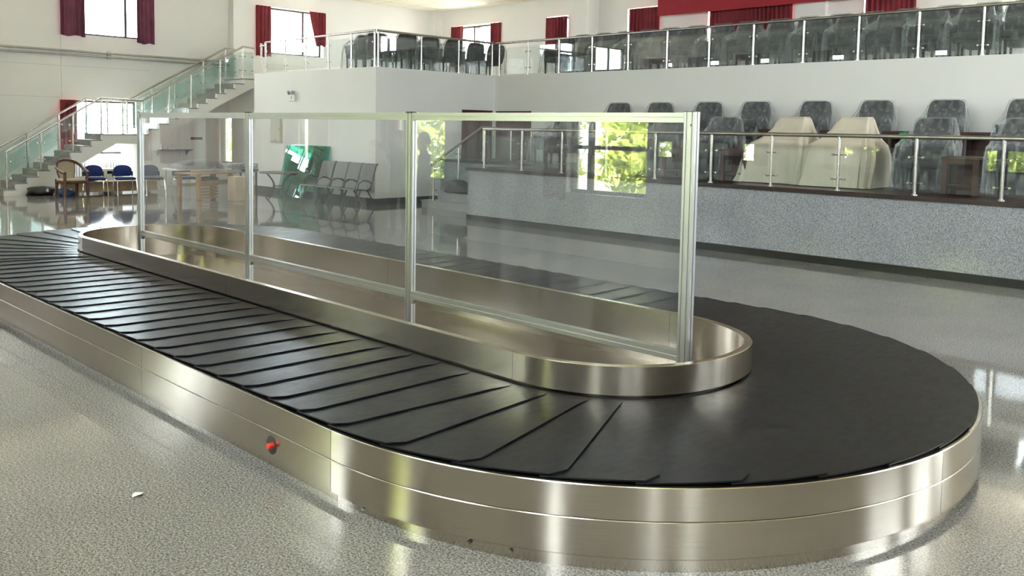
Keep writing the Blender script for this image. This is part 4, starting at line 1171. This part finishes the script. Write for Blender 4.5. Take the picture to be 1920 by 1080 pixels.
# ------------------------------------------------------------------ people behind the viewer (seen only as reflections)
def person(label, loc, rz, h, shirt, trousers, skin, hairc, fold=False):
    t = thing('person', label, 'person', loc, rz); k = h / 1.74
    V = []; R = []; E = []
    def vx(p, r, par=None):
        V.append(tuple(c * k for c in p)); R.append((r[0] * k, r[1] * k) if isinstance(r, tuple) else (r * k, r * k))
        if par is not None: E.append((par, len(V) - 1))
        return len(V) - 1
    pel = vx((0, 0, .95), (.155, .115)); bel = vx((0, 0, 1.10), (.145, .105), pel); che = vx((0, .01, 1.30), (.165, .115), bel)
    nb = vx((0, .01, 1.455), (.075, .07), che); nk = vx((0, -.005, 1.52), .052, nb)
    ch = vx((0, -.03, 1.575), (.062, .07), nk); hd = vx((0, -.02, 1.645), (.076, .092), ch); tp = vx((0, -.01, 1.715), (.062, .075), hd)
    vx((0, -.125, 1.625), .013, hd)
    for s in (-1, 1):
        vx((s * .088, -.01, 1.63), .014, hd)
        sh_ = vx((s * .175, .01, 1.42), .06, che)
        if fold:
            el_ = vx((s * .26, -.02, 1.15), .045, sh_); wr = vx((s * .10, -.22, 1.12), .03, el_); pm = vx((s * .03, -.24, 1.13), (.036, .02), wr); d = Vector((-s, -.15, .1)).normalized()
        else:
            el_ = vx((s * .25, .03, 1.14), .045, sh_); wr = vx((s * .26, -.04, .90), .03, el_); pm = vx((s * .262, -.06, .84), (.02, .036), wr); d = Vector((0, -.25, -1)).normalized()
        side = Vector((0, 1, 0)) if not fold else Vector((0, 0, 1))
        for i, L in enumerate((.075, .085, .08, .062)):
            o = side * (.027 - .018 * i); b = Vector(V[pm]) / k + d * .035 + o
            a1 = vx(tuple(b), .009, pm); a2 = vx(tuple(b + d * L * .55 + Vector((-s * .006, -.006, 0))), .0085, a1); vx(tuple(b + d * L + Vector((-s * .016, -.016, 0))), .0075, a2)
        b = Vector(V[pm]) / k + side * .035; vx(tuple(b + d * .055 + side * .02), .0095, vx(tuple(b), .011, pm))
        hp = vx((s * .09, 0, .88), .092, pel); kn = vx((s * .10, -.015, .50), .062, hp); an = vx((s * .105, .02, .09), .042, kn); vx((s * .115, -.13, .04), .036, an)
    me = bpy.data.meshes.new('body'); me.from_pydata(V, E, []); me.update()
    o = bpy.data.objects.new('body', me); COL.objects.link(o); o.parent = t
    m = o.modifiers.new('skin', 'SKIN'); m.use_smooth_shade = True
    for i, r in enumerate(R):
        sv = me.skin_vertices[0].data[i]; sv.radius = r; sv.use_root = (i == 0)
    sb = o.modifiers.new('sub', 'SUBSURF'); sb.levels = 1; sb.render_levels = 2
    mt, nt, out = new_mat('clothing')
    b = pbsdf(nt, shirt, .8); tc = nt.nodes.new('ShaderNodeTexCoord'); sp = nt.nodes.new('ShaderNodeSeparateXYZ')
    nt.links.new(tc.outputs['Object'], sp.inputs[0])
    mr = nt.nodes.new('ShaderNodeMapRange'); mr.inputs[2].default_value = 1.8 * k; nt.links.new(sp.outputs[2], mr.inputs[0])
    rp_ = ramp(nt, mr.outputs[0], [(0, (.02, .02, .02)), (.045, trousers), (.53, shirt), (.83, skin)]); rp_.color_ramp.interpolation = 'CONSTANT'
    nt.links.new(rp_.outputs[0], b.inputs['Base Color']); nt.links.new(b.outputs[0], out.inputs[0]); me.materials.append(mt)
    rings = []
    for z, w, d, cy in ((1.60, .165, .10, .05), (1.66, .178, .17, .02), (1.71, .176, .19, .0), (1.765, .15, .16, -.005), (1.795, .08, .09, 0)):
        rings.append([(a * k, b_ * k, c_ * k) for a, b_, c_ in rrect(w, d, .08, 5, 0, cy, z)])
    MB().loft(rings).build('hair', simple('hair', hairc, .6, var=.2), t, True, angle=70)
    return t
person('person in dark clothes standing against the reflected window, left of the middle post', (-11.86, .15, 0), PI * .85, 1.80, (.03, .03, .035), (.03, .03, .035), (.5, .33, .24), (.02, .015, .012))
person('person in dark clothes standing against the reflected window, right of the middle post', (-11.27, .1, 0), -PI * .85, 1.78, (.04, .04, .045), (.025, .025, .03), (.5, .33, .24), (.02, .015, .012))
person('person in pale pink shirt reflected in the partition over the wing corner', (-11.75, .75, 0), PI, 1.64, (.62, .42, .42), (.2, .2, .22), (.6, .42, .32), (.25, .24, .23), True)
person('person in light grey shirt with folded arms reflected beside the pink shirt', (-11.15, 1.02, 0), PI * 1.1, 1.62, (.55, .54, .54), (.15, .15, .17), (.6, .42, .32), (.03, .025, .02), True)

# ------------------------------------------------------------------ outside
struct(MB().box(-60, 40, -60, -1.2, -.6, -.4).build('ground_lawn', M['grass']))
struct(MB().box(-60, -26.9, -1.2, 60, -.6, -.4).box(-26.9, 40, 23.3, 60, -.6, -.4).box(7.6, 40, -1.2, 23.3, -.6, -.4).build('ground_paving', M['paving']))
def bush(label, loc, size, n, mat, seed):
    rnd = random.Random(seed); t = thing('bush', label, 'bush', loc, 0, 'bushes outside the windows behind the viewer')
    m = MB()
    for i in range(n):
        while True:
            p = Vector((rnd.uniform(-1, 1), rnd.uniform(-1, 1), rnd.uniform(-1, 1)))
            if .35 < p.length < 1: break
        p = Vector((p.x * size[0], p.y * size[1], (p.z * .5 + .5) * size[2]))
        s = rnd.uniform(.10, .22); a = Vector((rnd.gauss(0, 1), rnd.gauss(0, 1), rnd.gauss(0, 1))).normalized(); b = a.orthogonal().normalized()
        m.add([tuple(p - a * s), tuple(p + b * s * .45), tuple(p + a * s), tuple(p - b * s * .45)], [(0, 1, 2, 3)])
    m.build('foliage', mat, t)
    MB().tube([(0, 0, -.1), (.05, 0, size[2] * .5), (0, .05, size[2] * .8)], [.09, .06, .02], 8).build('trunk', M['trunk'], t, True)
bl = ['pale green bush reflected in the partition beside the two dark figures', 'yellow-green bush reflected in the largest window of the partition', 'tall green bush reflected at the right of the largest window', 'green bush outside, behind the dark figures', 'green bush outside to the far left', 'leafy bush outside, second from far left', 'leafy green bush outside to the right', 'leafy green bush outside at far right']
for i, (x, y, sx, sz) in enumerate(((-14.2, -5.3, 1.5, 4.6), (-9.6, -4.6, 1.4, 3.6), (-6.6, -5.0, 1.4, 4.4), (-17.4, -5.6, 1.5, 4.2), (-25.5, -5.6, 1.6, 3.6), (-21.4, -5.4, 1.6, 3.8), (-2.0, -5.6, 1.8, 3.4), (3.0, -5.8, 1.8, 3.8))):
    bush(bl[i], (x, y, -.4), (sx, 1.5, sz), 3200, M['leaf1'] if i in (0, 1, 2) else M['leaf2'], 100 + i)

# ------------------------------------------------------------------ light
w = bpy.data.worlds.new('sky'); scene.world = w; w.use_nodes = True
bg = w.node_tree.nodes['Background']; bg.inputs[0].default_value = (.81, .885, .97, 1); bg.inputs[1].default_value = 36.
sun = bpy.data.lights.new('sun', 'SUN'); sun.energy = 330; sun.angle = math.radians(.6); sun.color = (1, .96, .88)
so = bpy.data.objects.new('sun', sun); COL.objects.link(so); so.rotation_euler = Vector((-.06, -.33, -.94)).to_track_quat('-Z', 'Y').to_euler()

# ------------------------------------------------------------------ render settings
vs = scene.view_settings
vs.view_transform = 'Standard'; vs.look = 'None'; vs.gamma = 1; vs.use_curve_mapping = False
vs.exposure = .06
cy = scene.cycles
cy.use_denoising = True
cy.max_bounces = 14; cy.diffuse_bounces = 5; cy.glossy_bounces = 5; cy.transparent_max_bounces = 40; cy.transmission_bounces = 6
cy.caustics_reflective = False; cy.caustics_refractive = False
cy.sample_clamp_indirect = 20
